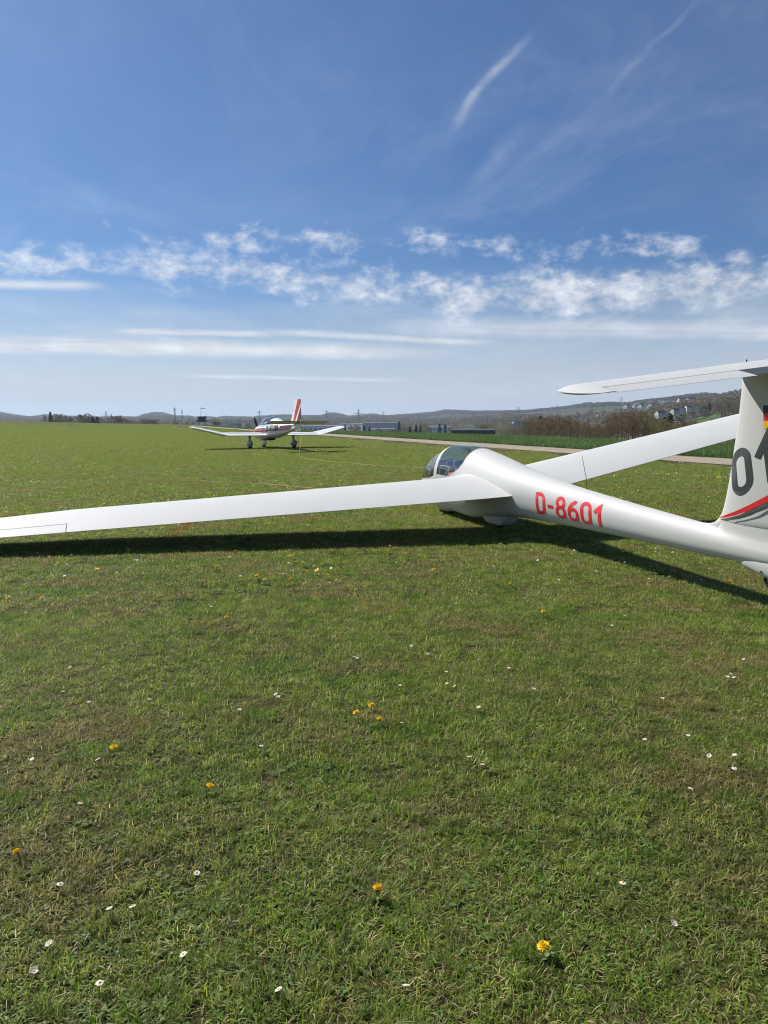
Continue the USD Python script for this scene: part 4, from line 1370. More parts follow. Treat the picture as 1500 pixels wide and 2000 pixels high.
for q in range(4):
    tree_kind(f'bare_tree_variant{q}', bare_tree(8.0, 2.1, 300 + q, 16, 2600, 0.075), TWIG)
    tree_kind(f'reddish_tree_variant{q}', bare_tree(8.0, 2.0, 320 + q, 16, 2600, 0.075), TWIG_RED)
for q in range(3):
    tree_kind(f'budding_tree_variant{q}', leafy_tree(8.0, 2.2, 340 + q, 16, 1500, 0.22), BUD)
    tree_kind(f'pale_tree_variant{q}', leafy_tree(8.0, 2.6, 350 + q, 14, 1500, 0.24, 0.12), PALE)
    tree_kind(f'conifer_variant{q}', conifer(8.0, 1.7, 360 + q), DARKLEAF)


def far_hit(u, v):
    """Where the sight line through a photo point first meets the rising land beyond the field's edge."""
    d = pix_dir(u, v)
    hd = math.hypot(d[0], d[1])
    a = math.atan2(d[0], d[1])
    rr = np.geomspace(float(crest(d[0], d[1])) * 1.3, 5900, 900)
    zz = tz(np.sin(a) * rr, np.cos(a) * rr)
    los = EYE + d[2] / hd * rr
    above = zz > los
    i = int(np.argmax(above)) if above.any() else len(rr) - 1
    return np.array([math.sin(a) * rr[i], math.cos(a) * rr[i], zz[i]]), rr[i]


def plant(kind, u, vtop, dist, wide, label, group=None, cat='tree', seed=0, hmin=2.5):
    r = np.random.default_rng(abs(int(u * 13 + dist)) + seed)
    ks = KINDS[kind]
    k = ks[int(r.integers(len(ks)))]
    x, y = at(u, dist)
    z = float(tz(x, y))
    h = max(height(vtop, dist) - z, hmin)
    s = h / 8.0
    t = k.put((x, y, z), r.uniform(0, 2 * PI), (s * wide, s * wide, s), label, cat, group, name=kind)
    return t


rr_ = np.random.default_rng(21)
# the bare grove below the crop field
tops = np.array([(1012, 833), (1025, 822), (1045, 818), (1060, 817), (1085, 818), (1105, 816), (1122, 826), (1150, 834), (1178, 832), (1185, 815), (1205, 810), (1235, 808), (1258, 810), (1275, 818), (1300, 828), (1330, 826), (1370, 830), (1400, 832), (1440, 838)], float)
for row, (dist, n, up_) in enumerate(((116, 32, 5), (145, 34, -3), (180, 34, -6))):
    for i in range(n):
        u = 1018 + (1445 - 1018) * (i + rr_.uniform(0.1, 0.9)) / n
        kd = 'bare_tree' if rr_.random() < 0.55 else 'reddish_tree'
        if u > 1255 and rr_.random() < 0.6:
            kd = 'budding_tree'
        v = float(np.interp(u, tops[:, 0], tops[:, 1])) + up_ + rr_.uniform(-1, 5)
        names_ = {'bare_tree': ('bare grey-brown tree in the grove below the crop field', 'bare trees of the grove'), 'reddish_tree': ('bare reddish-brown tree in the grove below the crop field', 'reddish trees of the grove'), 'budding_tree': ('tree with yellow-green buds at the right of the grove', 'budding trees of the grove')}
        bit = ', left third of it' if u < 1130 else ', middle third of it' if u < 1260 else ', part nearest the fin'
        lb, gp = names_[kd]
        plant(kd, u, v, dist * rr_.uniform(0.93, 1.08), rr_.uniform(0.8, 1.2), lb.replace(' at the right of the grove', ' in the grove') + bit, gp + bit, seed=row)
for u, v, d, lab in ((1300, 809, 230, 'dark conifer in front of the hillside farm, taller of two'), (1290, 815, 225, 'dark conifer in front of the hillside farm, smaller of two'), (1051, 813, 420, 'lone dark conifer behind the left end of the bare grove')):
    plant('conifer', u, v, d, 1.3, lab)
for i in range(16):
    u = 1388 + 75 * rr_.random()
    plant('bare_tree', u, rr_.uniform(784, 792), rr_.uniform(560, 650), 1.2, 'dark bare tree of the wood beside the glider fin', 'bare trees of the wood beside the fin')
for i, u in enumerate((1357, 1364, 1371, 1382)):
    plant('bare_tree' if i % 2 else 'budding_tree', u, 789 + 2 * (i % 2), 690 + 6 * i, 1.4, ('tall budding tree' if i % 2 == 0 else 'tall bare tree') + ' behind the green meadow right of the farm, ' + ('left' if i < 2 else 'right') + ' of its kind')
plant('conifer', 1374, 790, 680, 1.5, 'dark round conifer standing on the meadow edge right of the farm')
# between the sheds and the grove
for i, (u, v, d, kd, w) in enumerate(((668, 832, 640, 'bare_tree', 1.3), (675, 829, 600, 'conifer', 0.8), (690, 831, 560, 'bare_tree', 1.3), (697, 829, 520, 'bare_tree', 1.2), (712, 832, 480, 'conifer', 1.4), (722, 834, 470, 'conifer', 1.2), (741, 836, 400, 'bare_tree', 1.5), (756, 837, 380, 'budding_tree', 1.5), (768, 836, 380, 'bare_tree', 1.5), (779, 824, 560, 'conifer', 0.9), (789, 831, 540, 'bare_tree', 1.3), (800, 833, 400, 'conifer', 1.4), (812, 830, 420, 'conifer', 1.1), (820, 829, 440, 'conifer', 0.9), (827, 824, 520, 'budding_tree', 1.0), (838, 834, 420, 'bare_tree', 1.5), (857, 828, 560, 'conifer', 0.9), (868, 829, 560, 'conifer', 0.9), (880, 833, 420, 'reddish_tree', 1.4), (888, 825, 700, 'pale_tree', 1.3), (899, 824, 700, 'pale_tree', 1.3), (912, 823, 690, 'pale_tree', 1.4), (925, 824, 680, 'pale_tree', 1.3), (934, 829, 420, 'bare_tree', 1.7), (944, 828, 420, 'reddish_tree', 1.5), (956, 822, 520, 'budding_tree', 1.4), (966, 827, 480, 'pale_tree', 1.1), (974, 829, 470, 'pale_tree', 1.2), (985, 826, 520, 'budding_tree', 1.3), (998, 834, 260, 'reddish_tree', 1.4), (1008, 838, 230, 'bare_tree', 1.5), (1016, 831, 300, 'bare_tree', 1.2))):
    words = {'bare_tree': 'bare brown tree', 'conifer': 'dark conifer', 'budding_tree': 'yellow-green budding tree', 'pale_tree': 'pale beige spring tree', 'reddish_tree': 'bare reddish tree'}[kd]
    where = 'in front of the white factory hall' if u < 708 else 'in front of the grey factory hall' if u < 780 else 'between the grey hall and the long dark shed' if u < 880 else 'behind the long dark shed' if u < 965 else 'between the long dark shed and the bare grove'
    plant(kd, u, v, d, w, f'{words} {where}', f'{words}s {where}')
# along the left skyline
for i, (u, v, d, kd, w) in enumerate(((98, 812, 430, 'bare_tree', 0.7), (109, 806.5, 400, 'conifer', 1.15), (118, 810, 420, 'bare_tree', 1.4), (126, 809, 420, 'bare_tree', 1.2), (134, 812, 430, 'bare_tree', 1.2), (143, 813, 430, 'bare_tree', 1.2), (150, 815, 430, 'bare_tree', 1.0), (164, 811, 400, 'reddish_tree', 1.5), (173, 809, 400, 'bare_tree', 1.7), (181, 809.5, 400, 'bare_tree', 1.6), (190, 815, 400, 'conifer', 1.9), (198, 814.5, 410, 'conifer', 1.9), (206, 816, 450, 'bare_tree', 1.3), (222, 816, 450, 'bare_tree', 1.3), (232, 813, 430, 'bare_tree', 1.5), (241, 812, 430, 'bare_tree', 1.7), (248, 815, 430, 'reddish_tree', 1.4), (257, 818, 430, 'reddish_tree', 1.6), (268, 821, 420, 'bare_tree', 1.8), (285, 819, 400, 'reddish_tree', 2.2), (294, 818, 400, 'reddish_tree', 2.2), (303, 818.5, 400, 'bare_tree', 2.2), (312, 819, 400, 'reddish_tree', 2.0), (326, 820, 400, 'pale_tree', 1.9), (350, 821, 420, 'bare_tree', 1.6), (372, 823, 420, 'bare_tree', 1.0), (382, 824, 430, 'bare_tree', 1.0), (423, 818, 330, 'budding_tree', 1.5), (429, 822, 330, 'bare_tree', 1.6), (455, 829, 300, 'bare_tree', 1.5), (489, 828, 300, 'bare_tree', 1.4))):
    words = {'bare_tree': 'bare tree', 'conifer': 'dark conifer', 'budding_tree': 'round yellow-green budding tree', 'pale_tree': 'pale pinkish bush', 'reddish_tree': 'bare reddish tree'}[kd]
    where = 'at the far left of the skyline' if u < 155 else 'in the dense dark clump on the left skyline' if u < 202 else 'in the loose row right of the dark clump' if u < 275 else 'in the low hedge left of the control tower' if u < 390 else 'right of the control tower'
    plant(kd, u, v, d, w, f'{words} {where}', f'{words}s {where}', hmin=2.0)


# woods on the hills: too many and too far to count
def forest():
    r = np.random.default_rng(77)
    protos = []
    for q, (mat, bn) in enumerate(((TWIG, 0), (TWIG, 1), (BUD, 2), (DARKLEAF, 3))):
        if bn == 3:
            v, f = conifer(1.0, 0.26, 500, 90, 0.16)[1]
        else:
            v, f = leafy_tree(1.0, 0.40, 500 + bn, 7, 110, 0.19, 0.05)[1]
        protos.append(('wood_tree', (v, f), mat, False))
    P, I, S = [], [], []
    while len(P) < 15000:
        a = r.uniform(-0.56, 0.52)
        u = 750 + FPX * math.tan(a)
        rr = float(np.interp(u, _k2, _rr))
        rm = float(np.interp(u, _k2, _rm))
        d = rr * 1.04 * math.sqrt(r.uniform((rm * 0.55 / rr) ** 2, 1.0))
        x, y = d * math.sin(a), d * math.cos(a)
        den = meshkit.fbm(np.array([[x / 420, y / 420, 2.0]]), 3, 4)[0] + 0.40 * max(0.0, d / rr - 0.62)
        if den > 0.49 + r.normal(0, 0.02):
            con = meshkit.fbm(np.array([[x / 260, y / 260, 7.0]]), 2, 8)[0]
            P.append((x, y, float(tz(x, y)) - 1.0))
            I.append(3 if con > 0.60 and r.random() < 0.7 else 2 if r.random() < 0.12 else int(r.integers(0, 2)))
            h = r.uniform(8, 13) * (0.75 if d > 3000 else 0.9)
            S.append((h * 1.25, h * 1.25, h))
    instancer('woods', protos, np.array(P), np.array(I), r.uniform(0, 2 * PI, len(P)), np.array(S), kind='stuff', label='bare spring woods covering the far hills', cat='woods')


forest()

# ------------------------------------------------------------------ buildings, pylons, field marks
WALL = paint('white_render', (0.55, 0.545, 0.52), 0.85, dirt=0.1, scale=0.3)
ROOF_DARK = paint('dark_roof_tiles', (0.055, 0.055, 0.062), 0.7, dirt=0.3, scale=1.0)
ROOF_RED = paint('red_roof_tiles', (0.16, 0.07, 0.05), 0.8, dirt=0.3, scale=1.0)
PANE = paint('far_window', (0.03, 0.04, 0.05), 0.15)
SHED_WHITE = paint('white_cladding', (0.62, 0.63, 0.63), 0.6, dirt=0.12, scale=0.15)
SHED_GREY = paint('grey_cladding', (0.33, 0.35, 0.38), 0.6, dirt=0.15, scale=0.15)
SHED_DARK = paint('dark_cladding', (0.035, 0.04, 0.05), 0.6, dirt=0.2, scale=0.3)
STEEL = paint('galvanised_steel', (0.22, 0.23, 0.24), 0.6, metal=0.3)
TOWER_GLASS = paint('tinted_tower_glass', (0.035, 0.055, 0.06), 0.15)
TOWER_DARK = paint('tower_dark_panel', (0.025, 0.03, 0.035), 0.6)


def gable(l, w, hw, hr, over=0.4):
    wall, roof = MB(), MB()
    V = [(-l / 2, -w / 2, -3), (l / 2, -w / 2, -3), (l / 2, w / 2, -3), (-l / 2, w / 2, -3), (-l / 2, -w / 2, hw), (l / 2, -w / 2, hw), (l / 2, w / 2, hw), (-l / 2, w / 2, hw), (-l / 2, 0, hw + hr), (l / 2, 0, hw + hr)]
    wall.add(V, [(0, 1, 5), (0, 5, 4), (2, 3, 7), (2, 7, 6), (1, 2, 6), (1, 6, 5), (5, 6, 9), (3, 0, 4), (3, 4, 7), (7, 4, 8)])
    k = hr / (w / 2)
    for s in (-1, 1):
        a = np.array([(-l / 2 - over, s * (w / 2 + over), hw - over * k + 0.12), (l / 2 + over, s * (w / 2 + over), hw - over * k + 0.12), (l / 2 + over, 0, hw + hr + 0.12), (-l / 2 - over, 0, hw + hr + 0.12)])
        V = np.vstack([a, a + [0, 0, 0.22]])
        roof.add(V, [(0, 1, 2, 3), (7, 6, 5, 4), (0, 4, 5, 1), (1, 5, 6, 2), (2, 6, 7, 3), (3, 7, 4, 0)])
    return wall.get(), roof.get()


HOUSES = []
for q, (l, w, hw, hr, rm) in enumerate(((11, 9, 5.2, 3.6, ROOF_DARK), (9, 8, 4.6, 4.0, ROOF_RED), (14, 9, 4.6, 3.6, ROOF_DARK))):
    k = Kind(f'house_variant{q}')
    wv, rv = gable(l, w, hw, hr)
    k.part('wall', wv, WALL)
    rp = k.part('roof', rv, rm)
    k.part('chimney', MB().box((l * 0.2, 0.5, hw + hr + 0.5), (0.6, 0.6, 1.6)).get(), WALL, parent=rp)
    for s in (-1, 1):
        for x in np.linspace(-l / 2 + 1.6, l / 2 - 1.6, 4):
            for z in (1.5, 4.0)[:2 if hw > 4.8 else 1]:
                k.part('window', MB().box((x, s * (w / 2 + 0.01), z), (1.1, 0.08, 1.3)).get(), PANE)
    HOUSES.append(k)


def house(q, u, v, rz, s, label, group=None, dist=None):
    if dist is None:
        p, d = far_hit(u, v)
    else:
        x, y = at(u, dist)
        p = np.array([x, y, height(v, dist)])
    HOUSES[q].put(p, rz, s, label, 'house', group, name='house')


for i, (u, v) in enumerate(((1224, 798), (1230, 797), (1241, 799), (1247, 797), (1252, 798), (1263, 797), (1267, 796), (1271, 795), (1274, 798), (1283, 795), (1287, 794), (1300, 795))):
    house(i % 3, u, v, 0.6 + 0.5 * (i % 4), 1.15, 'small white house in the village below the hilltop mast', 'white houses of the hill village')
for i, (u, v) in enumerate(((1334, 791.5), (1340, 790.5), (1347, 789.5))):
    house(i % 3, u, v, 0.3 * i, 1.3, ('white house high on the right slope, ' + ('lowest', 'middle', 'topmost')[i] + ' of three'))
for i, (u, v, q) in enumerate(((1108, 822, 1), (1118, 823, 2), (1128, 824, 2), (1138, 825, 0), (1148, 826, 2), (1158, 825, 1), (1169, 822, 0), (1175, 820, 1))):
    house(q, u, v, 0.2 + 0.25 * i, 0.95, 'house in the hamlet showing through a gap of the bare grove', 'houses of the hamlet behind the grove')
house(0, 1007, 833, 0.4, 1.0, 'white house at the left end of the bare grove, upper of two')
house(2, 1012, 837, 0.9, 0.8, 'white house at the left end of the bare grove, lower of two')
for u, v, q, rz, s, d, lab in ((1308, 808, 2, 0.5, 0.75, 640, 'long dark-roofed farm barn left of the farmhouses'), (1322, 806, 2, 0.9, 0.8, 650, 'dark-roofed farm building in the middle of the farm'), (1334, 803, 0, 0.2, 0.75, 660, 'farmhouse with white gable at the hillside farm'), (1349, 804, 0, 1.1, 0.72, 655, 'rightmost white farmhouse beside the green meadow'), (1281, 814, 2, 0.3, 0.8, 560, 'low grey-roofed barn at the lower left of the farm')):
    house(q, u, v, rz, s * 0.62, lab, dist=d)

# green meadow by the farm, as a sheet on the slope
MEADOW = paint('meadow_grass', (0.075, 0.125, 0.03), 0.95, var=(0.06, 0.10, 0.028), scale=0.05, spec=0.05)


def meadow(poly_px, d0, d1, label, step=8.0):
    us = [p[0] for p in poly_px]
    a0, a1 = min(us), max(us)
    g = []
    for d in np.linspace(d0, d1, 14):
        g.append([(*at(u, d),) for u in np.linspace(a0, a1, 16)])
    g = np.array(g)
    V = np.column_stack([g.reshape(-1, 2), tz(g[..., 0], g[..., 1]).ravel() + 0.6])
    n = 16
    a = (np.arange(13)[:, None] * n + np.arange(n - 1)).ravel()
    obj('meadow', (V, np.stack([a, a + 1, a + n + 1, a + n], 1)), MEADOW, None, True, kind='structure')


meadow([(1352, 0), (1398, 0)], 520, 690, '')
meadow([(1092, 0), (1160, 0)], 1280, 1560, '')
meadow([(1128, 0), (1186, 0)], 720, 900, '')
meadow([(966, 0), (1000, 0)], 760, 960, '')


def hall(name, u0, u1, vtop, d, depth, wall_mat, label, strips=0, trim=None, tilt=0.0, vbot=846):
    """A flat-roofed shed facing the field, with its cladding panels and roof edge."""
    (x0, y0), (x1, y1) = at(u0, d * (1 + tilt)), at(u1, d * (1 - tilt))
    l = math.hypot(x1 - x0, y1 - y0)
    a = math.atan2(y1 - y0, x1 - x0)
    z0 = height(vbot, d)
    h = height(vtop, d) - z0
    t = thing(name, label, 'building', loc=((x0 + x1) / 2, (y0 + y1) / 2, z0), rz=a)
    obj('wall', MB().box((0, depth / 2, h / 2 - 2), (l, depth, h + 4)).get(), wall_mat, t)
    obj('roof_edge', MB().box((0, depth / 2, h + 0.25), (l + 0.6, depth + 0.6, 0.5)).get(), trim or SHED_WHITE, t)
    n = max(3, int(l / 7))
    for k in range(n):
        obj('cladding_panel', MB().box((-l / 2 + (k + 0.5) * l / n, -0.06, h * 0.52), (l / n - 0.5, 0.12, h * 0.86)).get(), wall_mat, t)
    for k in range(strips):
        obj('window', MB().box((-l / 2 + (k + 0.5) * l / strips, -0.16, h * 0.62), (l / strips * 0.55, 0.1, h * 0.18)).get(), PANE, t)
    return t


hall('factory_hall', 585, 670, 832, 900, 40, SHED_WHITE, 'long low white factory hall behind the tow plane right wing', 9, vbot=848)
t = hall('factory_hall', 662, 709, 828.5, 880, 45, SHED_WHITE, 'white factory hall with a slanting end beside the grey hall', 3, tilt=0.02, vbot=848)
hall('factory_hall', 710, 778, 826, 860, 50, SHED_GREY, 'large grey factory hall with a bright white roof edge', 0, vbot=848)
hall('factory_hall', 721, 770, 837, 780, 20, SHED_WHITE, 'low pale annex in front of the large grey factory hall', 5, vbot=850)
hall('long_shed', 880, 964, 840.5, 300, 14, SHED_DARK, 'long dark shed with a pale roof edge beyond the crop field', 0, STEEL, vbot=856)
hall('factory_hall', 836, 880, 833, 800, 25, SHED_WHITE, 'low pale works building left of the long dark shed', 6, vbot=848)
hall('factory_hall', 895, 928, 832.5, 820, 20, SHED_WHITE, 'low pale works building behind the long dark shed', 4, vbot=848)
hall('works_building', 454, 466, 825, 700, 12, SHED_WHITE, 'small white building seen between control tower and tow plane, left of two', 2, vbot=834)
hall('works_building', 467, 475, 827, 690, 10, SHED_GREY, 'small grey building seen between control tower and tow plane, right of two', 2, vbot=834)


def pylon(name, arms, waist=0.10, mast=False):
    """A lattice mast one metre high, to be scaled."""
    k = Kind(name)
    legs, lat = MB(), MB()
    W = lambda t: (0.055 if mast else 0.085) * (1 - t) ** 1.3 + 0.010
    zs = np.linspace(0, 1, 13)
    for sx in (-1, 1):
        for sy in (-1, 1):
            legs.add(*tube([(sx * W(z), sy * W(z), z) for z in zs], 0.0032, 4))
    for i in range(12):
        a, b = W(zs[i]), W(zs[i + 1])
        for s in (-1, 1):
            lat.bar((-a, s * a, zs[i]), (b, s * b, zs[i + 1]), 0.0020, n=3).bar((a, s * a, zs[i]), (-b, s * b, zs[i + 1]), 0.0020, n=3)
            lat.bar((s * a, -a, zs[i]), (s * b, b, zs[i + 1]), 0.0020, n=3).bar((s * a, a, zs[i]), (s * b, -b, zs[i + 1]), 0.0020, n=3)
    k.part('leg', legs.get(), STEEL)
    k.part('lattice', lat.get(), STEEL)
    for z, w in arms:
        m = MB()
        m.bar((-w, 0, z), (w, 0, z), 0.005, n=4).bar((-w, 0, z), (0, 0, z + 0.035), 0.0035, n=3).bar((w, 0, z), (0, 0, z + 0.035), 0.0035, n=3)
        for s in (-1, -0.55, 0.55, 1):
            m.bar((s * w, 0, z), (s * w, 0, z - 0.03), 0.003, n=3)
        k.part('cross_arm', m.get(), STEEL)
    return k


PY = [pylon('power_pylon_variant0', [(0.70, 0.20), (0.84, 0.15)]), pylon('power_pylon_variant1', [(0.62, 0.14), (0.76, 0.17), (0.90, 0.12)]), pylon('radio_mast', [(0.93, 0.03)], mast=True)]
for q, u, v, d, wide, lab in ((2, 348, 797, 900, 1.0, 'tall lattice mast left of the control tower, taller of two'), (2, 362, 800.5, 980, 0.8, 'tall lattice mast left of the control tower, thinner of two'), (0, 216, 804.5, 1150, 1.2, 'power pylon with wide arms on the left skyline'), (2, 226.5, 808.5, 1250, 1.0, 'slender mast right of the pylon on the left skyline'), (1, 339.5, 811, 1500, 1.2, 'small power pylon in front of the rounded left hill'),
        (1, 511, 802, 1250, 1.0, 'power pylon rising behind the tow plane canopy'), (1, 640, 801, 1300, 1.0, 'power pylon just right of the tow plane fin'), (0, 701, 799.5, 1000, 1.25, 'power pylon with wide arms behind the white factory hall'), (1, 748.5, 804, 1700, 1.1, 'small distant pylon above the grey factory hall'),
        (1, 1006, 794.5, 1600, 0.8, 'left of two thin pylons standing side by side above the grove'), (1, 1010, 796, 1650, 0.8, 'right of two thin pylons standing side by side above the grove'), (0, 1082, 791, 1500, 1.3, 'power pylon with one wide arm on the ridge above the grove'), (1, 1205, 778, 1500, 1.0, 'tallest power pylon, with three arms, under the glider tailplane'), (2, 1331, 774.5, 2600, 0.9, 'thin transmitter mast on the hilltop near the glider fin'), (2, 828, 799, 2400, 0.5, 'thin mast on the ridge right of the grey hall, left of two'), (2, 852, 797, 2500, 0.5, 'thin mast on the ridge right of the grey hall, right of two')):
    x, y = at(u, d)
    z = float(tz(x, y)) - 0.5
    h = height(v, d) - z
    PY[q].put((x, y, z), -math.atan2(x, y) + 0.2, (h * wide, h * wide, h), lab, 'mast' if q == 2 else 'pylon', name='radio_mast' if q == 2 else 'power_pylon')

# control tower at the edge of the field
D_T = 285.0
tx_, ty_ = at(400, D_T)
tzb = float(tz(tx_, ty_))
ct = thing('control_tower', 'small airfield control cabin with outward-leaning windows on a raised deck', 'control tower', loc=(tx_, ty_, tzb), rz=-math.atan2(tx_, ty_))
hh = lambda v: height(v, D_T) - tzb
zb, zd0, zd1, zc1 = 0.0, hh(823.8), hh(820.8), hh(814.3)
pm = D_T / FPX
obj('deck', MB().box((0, 0, (zd0 + zd1) / 2), (19.5 * pm, 3.2, zd1 - zd0)).get(), TOWER_DARK, ct)
for sx in (-1, 1):
    for sy in (-1, 1):
        obj('stilt', MB().bar((sx * 5.2 * pm, sy * 1.2, -0.5), (sx * 5.2 * pm, sy * 1.2, zd0), 0.13).get(), SHED_GREY, ct)
a0, a1 = 6.2 * pm, 7.9 * pm
cab = loft([np.array([(-a, -b, z), (a, -b, z), (a, b, z), (-a, b, z)]) for a, b, z in ((a0, 1.1, zd1), (a1, 1.45, zc1))])
cb = obj('cabin', cab, TOWER_GLASS, ct)
for k in range(5):
    t = -1 + k * 0.5
    obj('window_post', MB().bar((a0 * t, -1.12, zd1), (a1 * t, -1.48, zc1), 0.06, n=4).get(), SHED_GREY, cb)
obj('roof', MB().box((0, 0, zc1 + 0.09), (2 * a1 + 0.3, 3.2, 0.18)).get(), TOWER_DARK, ct)
obj('railing', MB().bar((-9.6 * pm, -1.6, zd1 + 0.7), (9.6 * pm, -1.6, zd1 + 0.7), 0.03).get(), TOWER_DARK, ct)
for sx in (-1, -0.33, 0.33, 1):
    obj('railing_post', MB().bar((sx * 9.5 * pm, -1.6, zd1), (sx * 9.5 * pm, -1.6, zd1 + 0.7), 0.025).get(), TOWER_DARK, ct)
obj('mast', MB().bar((-1.6 * pm, 0, zc1), (-1.6 * pm, 0, hh(795.5)), 0.06, 0.035).get(), STEEL, ct)
L = [np.column_stack([np.full(12, -1.6 * pm + x), r_ * np.cos(np.linspace(0, 2 * PI, 12, endpoint=False)), hh(798.4) + r_ * np.sin(np.linspace(0, 2 * PI, 12, endpoint=False)) - 0.05 * x]) for x, r_ in ((0.05, .16), (0.6, .14), (1.2, .11), (1.75, .07))]
obj('wind_sock', loft(L), TOWER_DARK, ct, True)
obj('aerial', MB().bar((8.2 * pm, 0, zc1 - 0.4), (8.2 * pm, 0, hh(808.6)), 0.05).get(), STEEL, ct)
obj('white_post', MB().box((-8.8 * pm, -1.7, 0.45), (0.30, 0.25, 1.3)).get(), WALL, ct)

# runway marks: small white boards leaning together
mk = Kind('runway_marker')
for s in (1, -1):
    V = np.array([(-.3, s * .34, 0), (.3, s * .34, 0), (.3, s * .01, .30), (-.3, s * .01, .30)])
    mk.part('board', (np.vstack([V, V + [0, s * .02, .005]]), [(0, 1, 2, 3), (7, 6, 5, 4), (0, 4, 5, 1), (1, 5, 6, 2), (2, 6, 7, 3), (3, 7, 4, 0)]), WALL)
for u, v, lab in ((133, 833, 'white runway marker board, leftmost of the three at far left'), (138.5, 832.5, 'white runway marker board, middle of the three at far left'), (142.5, 832.5, 'white runway marker board, rightmost of the three at far left'), (348, 834, 'white runway marker board, left of two near the tow plane wing tip'), (353.5, 834, 'white runway marker board, right of two near the tow plane wing tip')):
    d = pix_dir(u, v)
    a = math.atan2(d[0], d[1])
    rr = np.linspace(20, 290, 2000)
    zz = tz(np.sin(a) * rr, np.cos(a) * rr)
    i = int(np.argmax(zz > EYE + d[2] / math.hypot(d[0], d[1]) * rr))
    mk.put((math.sin(a) * rr[i], math.cos(a) * rr[i], zz[i]), -a + 0.4, 0.8, lab, 'runway marker')

# ------------------------------------------------------------------ flowers
PETAL = leafy('daisy_petal', [(0, (0.72, 0.70, 0.68)), (1, (0.85, 0.84, 0.82))], 0.25, tint=(0.9, 0.9, 0.9))
YELLOW = leafy('dandelion_petal', [(0, (0.80, 0.52, 0.01)), (0.5, (0.86, 0.62, 0.015)), (1, (0.90, 0.70, 0.03))], 0.2, tint=(1, 0.95, 0.3))
YOLK = paint('daisy_yellow', (0.75, 0.45, 0.02), 0.8)
STEM = leafy('flower_stem', [(0, (0.08, 0.12, 0.03)), (1, (0.13, 0.16, 0.05))], 0.2)


def ring(n, r0, r1, w, z0, lift, seed, jit=0.2):
    r = np.random.default_rng(seed)
    m = MB()
    for k in range(n):
        a = 2 * PI * (k + r.normal(0, jit)) / n
        d, s = np.array([math.cos(a), math.sin(a), 0]), np.array([-math.sin(a), math.cos(a), 0])
        e = r1 * r.uniform(0.85, 1.1)
        q = z0 + lift * r.uniform(0.6, 1.2)
        m.add([d * r0 - s * w * .25 + [0, 0, z0], d * r0 + s * w * .25 + [0, 0, z0], d * e * .8 + s * w * .5 + [0, 0, q], d * e + [0, 0, q], d * e * .8 - s * w * .5 + [0, 0, q]], [(0, 1, 2), (0, 2, 4), (4, 2, 3)])
    return m.get()


def dome_mesh(r, h, z):
    m = trimesh.creation.icosphere(2, 1.0)
    v = m.vertices * [r, r, h] + [0, 0, z]
    return v, m.faces


dz, nz = 0.046, 0.046
dk = []
for q in range(3):
    k = Kind(f'daisy_variant{q}')
    k.part('petals', ring(22, 0.003, 0.0125, 0.0042, dz, (0.001, 0.004, -0.002)[q], 600 + q), PETAL)
    k.part('centre', dome_mesh(0.0042, 0.0022, dz + 0.001), YOLK, True)
    k.part('stem', tube([(0.004, 0, 0), (0.001, 0.001, dz * 0.6), (0, 0, dz)], 0.0009, 5), STEM)
    dk.append(k)
nk = []
for q in range(2):
    k = Kind(f'dandelion_variant{q}')
    m = MB()
    for i, (r1, lf, n) in enumerate(((0.021, 0.001, 30), (0.018, 0.005, 28), (0.013, 0.008, 24), (0.008, 0.010, 16))):
        m.add(*ring(n, 0.002, r1, 0.0042, nz + i * 0.0012, lf, 700 + 10 * q + i))
    k.part('petals', m.get(), YELLOW)
    k.part('stem', tube([(0.008, 0, 0), (0.002, 0.002, nz * 0.6), (0, 0, nz)], 0.0018, 6), STEM)
    k.part('leaf_rosette', leaf_blob(8, 0.075, 0.017, 730 + q, 0.35, True), WEED)
    k.part('sepals', ring(12, 0.002, 0.008, 0.004, nz - 0.004, -0.002, 720 + q), STEM)
    nk.append(k)

DANDELIONS = [(698, 1392, 'dandelion flower in the middle of the lawn, lower left of a close pair'), (726, 1377, 'dandelion flower in the middle of the lawn, upper right of a close pair'), (218, 1457, 'lone dandelion at left beside two daisies'), (400, 1534, 'lone dandelion left of centre in the lower lawn'), (45, 1661, 'dandelion near the left edge of the picture, turned sideways'), (733, 1738, 'nearest dandelion in the middle foreground'), (1065, 1846, 'dandelion lowest in the picture, in lush grass at right'), (84, 1167, 'dandelion at left below the wing shadow'), (443, 1205, 'lone dandelion below the small yellow cluster'), (791, 1080, 'dandelion just right of a pair at the edge of the wing shadow'), (762, 1066, 'dandelion in the wing shadow, upper of a pair'), (762, 1075, 'dandelion at the lower edge of the wing shadow, lower of a pair'), (1036, 1076, 'dandelion below the red lettering at the edge of the shadow'), (740, 1405, 'half-hidden dandelion just right of the middle pair')]
SMALL_D = [(642, 1124), (648, 1075), (848, 1113), (253, 1075), (436, 1060), (456, 1077), (423, 1107), (395, 1138), (474, 1134), (503, 1125), (506, 1130), (519, 1133), (592, 1100), (569, 1086), (24, 1165), (1063, 1196), (1003, 1140)]
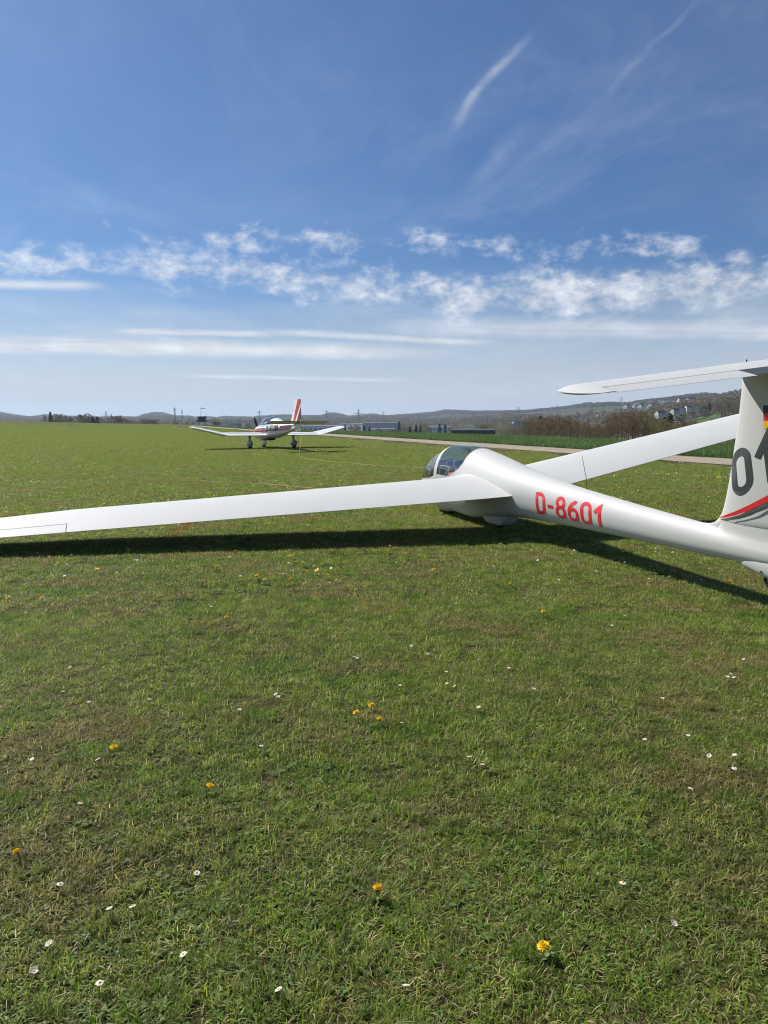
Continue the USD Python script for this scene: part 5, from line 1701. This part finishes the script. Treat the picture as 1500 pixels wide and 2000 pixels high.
DAISIES = [(112, 1723), (219, 1774), (263, 1768), (106, 1833), (57, 1890), (194, 1915), (367, 1858), (383, 1697), (1217, 1722), (1306, 1794), (1195, 1219), (1221, 1201), (1459, 1263), (1456, 1285), (1423, 1319), (1425, 1312), (1439, 1320), (1294, 1362), (1262, 1442), (1345, 1435), (1388, 1467), (1439, 1471), (1436, 1496), (1347, 1538), (775, 1097), (798, 1099), (657, 1132), (645, 1133), (725, 1178), (763, 1202), (762, 1208), (866, 1185), (876, 1184), (893, 1177), (805, 1257), (807, 1273), (835, 1274), (691, 1280), (699, 1282), (872, 1310), (994, 1303), (1040, 1343), (938, 1377), (878, 1333), (895, 1336), (781, 1337), (902, 1119), (1059, 1121), (918, 1476), (937, 1485), (943, 1491), (784, 1410), (262, 1091), (230, 1115), (247, 1115), (283, 1116), (161, 1134), (234, 1148), (319, 1145), (425, 1128), (552, 1120), (414, 1183), (140, 1300), (121, 1349), (174, 1368), (288, 1362), (544, 1352), (543, 1357), (466, 1383), (509, 1454), (583, 1362), (103, 1473), (68, 1477), (198, 1479), (47, 1194), (795, 1930), (555, 1930), (153, 1567)]
fr = np.random.default_rng(31)


def flower(kinds, u, v, z, s, name, label, group):
    p = ground_at(u, v, z)
    tilt = fr.normal(0.25, 0.22)
    kinds[int(fr.integers(len(kinds)))].put((p[0], p[1], 0.0), fr.uniform(0, 2 * PI), s, label, name, group, rx=tilt, name=name)


for u, v, lab in DANDELIONS:
    flower(nk, u, v, nz, 0.95, 'dandelion', lab, None)
for u, v in SMALL_D:
    flower(nk, u, v, nz, 1.1, 'dandelion', 'small yellow dandelion just in front of the glider wing shadow', 'dandelions in front of the wing shadow')
for u, v in DAISIES:
    flower(dk, u, v, dz, 0.88, 'daisy', 'small white daisy in the grass in front of the glider', 'daisies in the near grass')


def far_flowers():
    r = np.random.default_rng(41)
    P, I, S = [], [], []
    while len(P) < 3800:
        y = 6.5 + 62 * r.random() ** 1.2
        x = r.uniform(-0.56, 0.56) * y
        d = math.hypot(x, y)
        c = meshkit.fbm(np.array([[x * 0.35, y * 0.35, 3.0]]), 3, 6)[0]
        if track_side(x, y) < -2.2 and c + r.normal(0, 0.10) > 0.50 and r.random() < np.clip((d - 4) / 14, 0.1, 1):
            P.append((x, y, float(tz(x, y))))
            I.append(1 if r.random() < 0.13 else 0)
            S.append(r.uniform(0.9, 1.3) * (1.0 if d < 20 else 1.25))
    m = MB()
    m.add(*ring(10, 0.002, 0.0125, 0.006, dz, 0.002, 1))
    y = MB()
    y.add(*ring(14, 0.002, 0.020, 0.008, nz, 0.003, 2))
    y.add(*ring(10, 0.002, 0.012, 0.008, nz + .003, 0.005, 3))
    instancer('far_flowers', [('daisy_head', m.get(), PETAL, False), ('dandelion_head', y.get(), YELLOW, False)], np.array(P), np.array(I), r.uniform(0, 2 * PI, len(P)), np.array(S), tilt=r.normal(0.35, 0.3, len(P)), kind='stuff', label='white and yellow flowers sprinkled over the far grass', cat='flowers')


far_flowers()

# ------------------------------------------------------------------ air
zlo, zhi = float(HT.min()) - 3.0, float(HT.max()) + 45.0
HAZE = usdkit.material(stage, '/World/Looks/haze_air', {'v': ('principled_volume', dict(color=(0.62, 0.78, 1.0), density=0.00012, anisotropy=0.25))}, [], volume='v.volume')
b = trimesh.creation.box((13200, 13200, zhi - zlo))
b.apply_translation((0, 0, (zlo + zhi) / 2))
obj('haze', (b.vertices, b.faces), HAZE, None, False, kind='stuff')
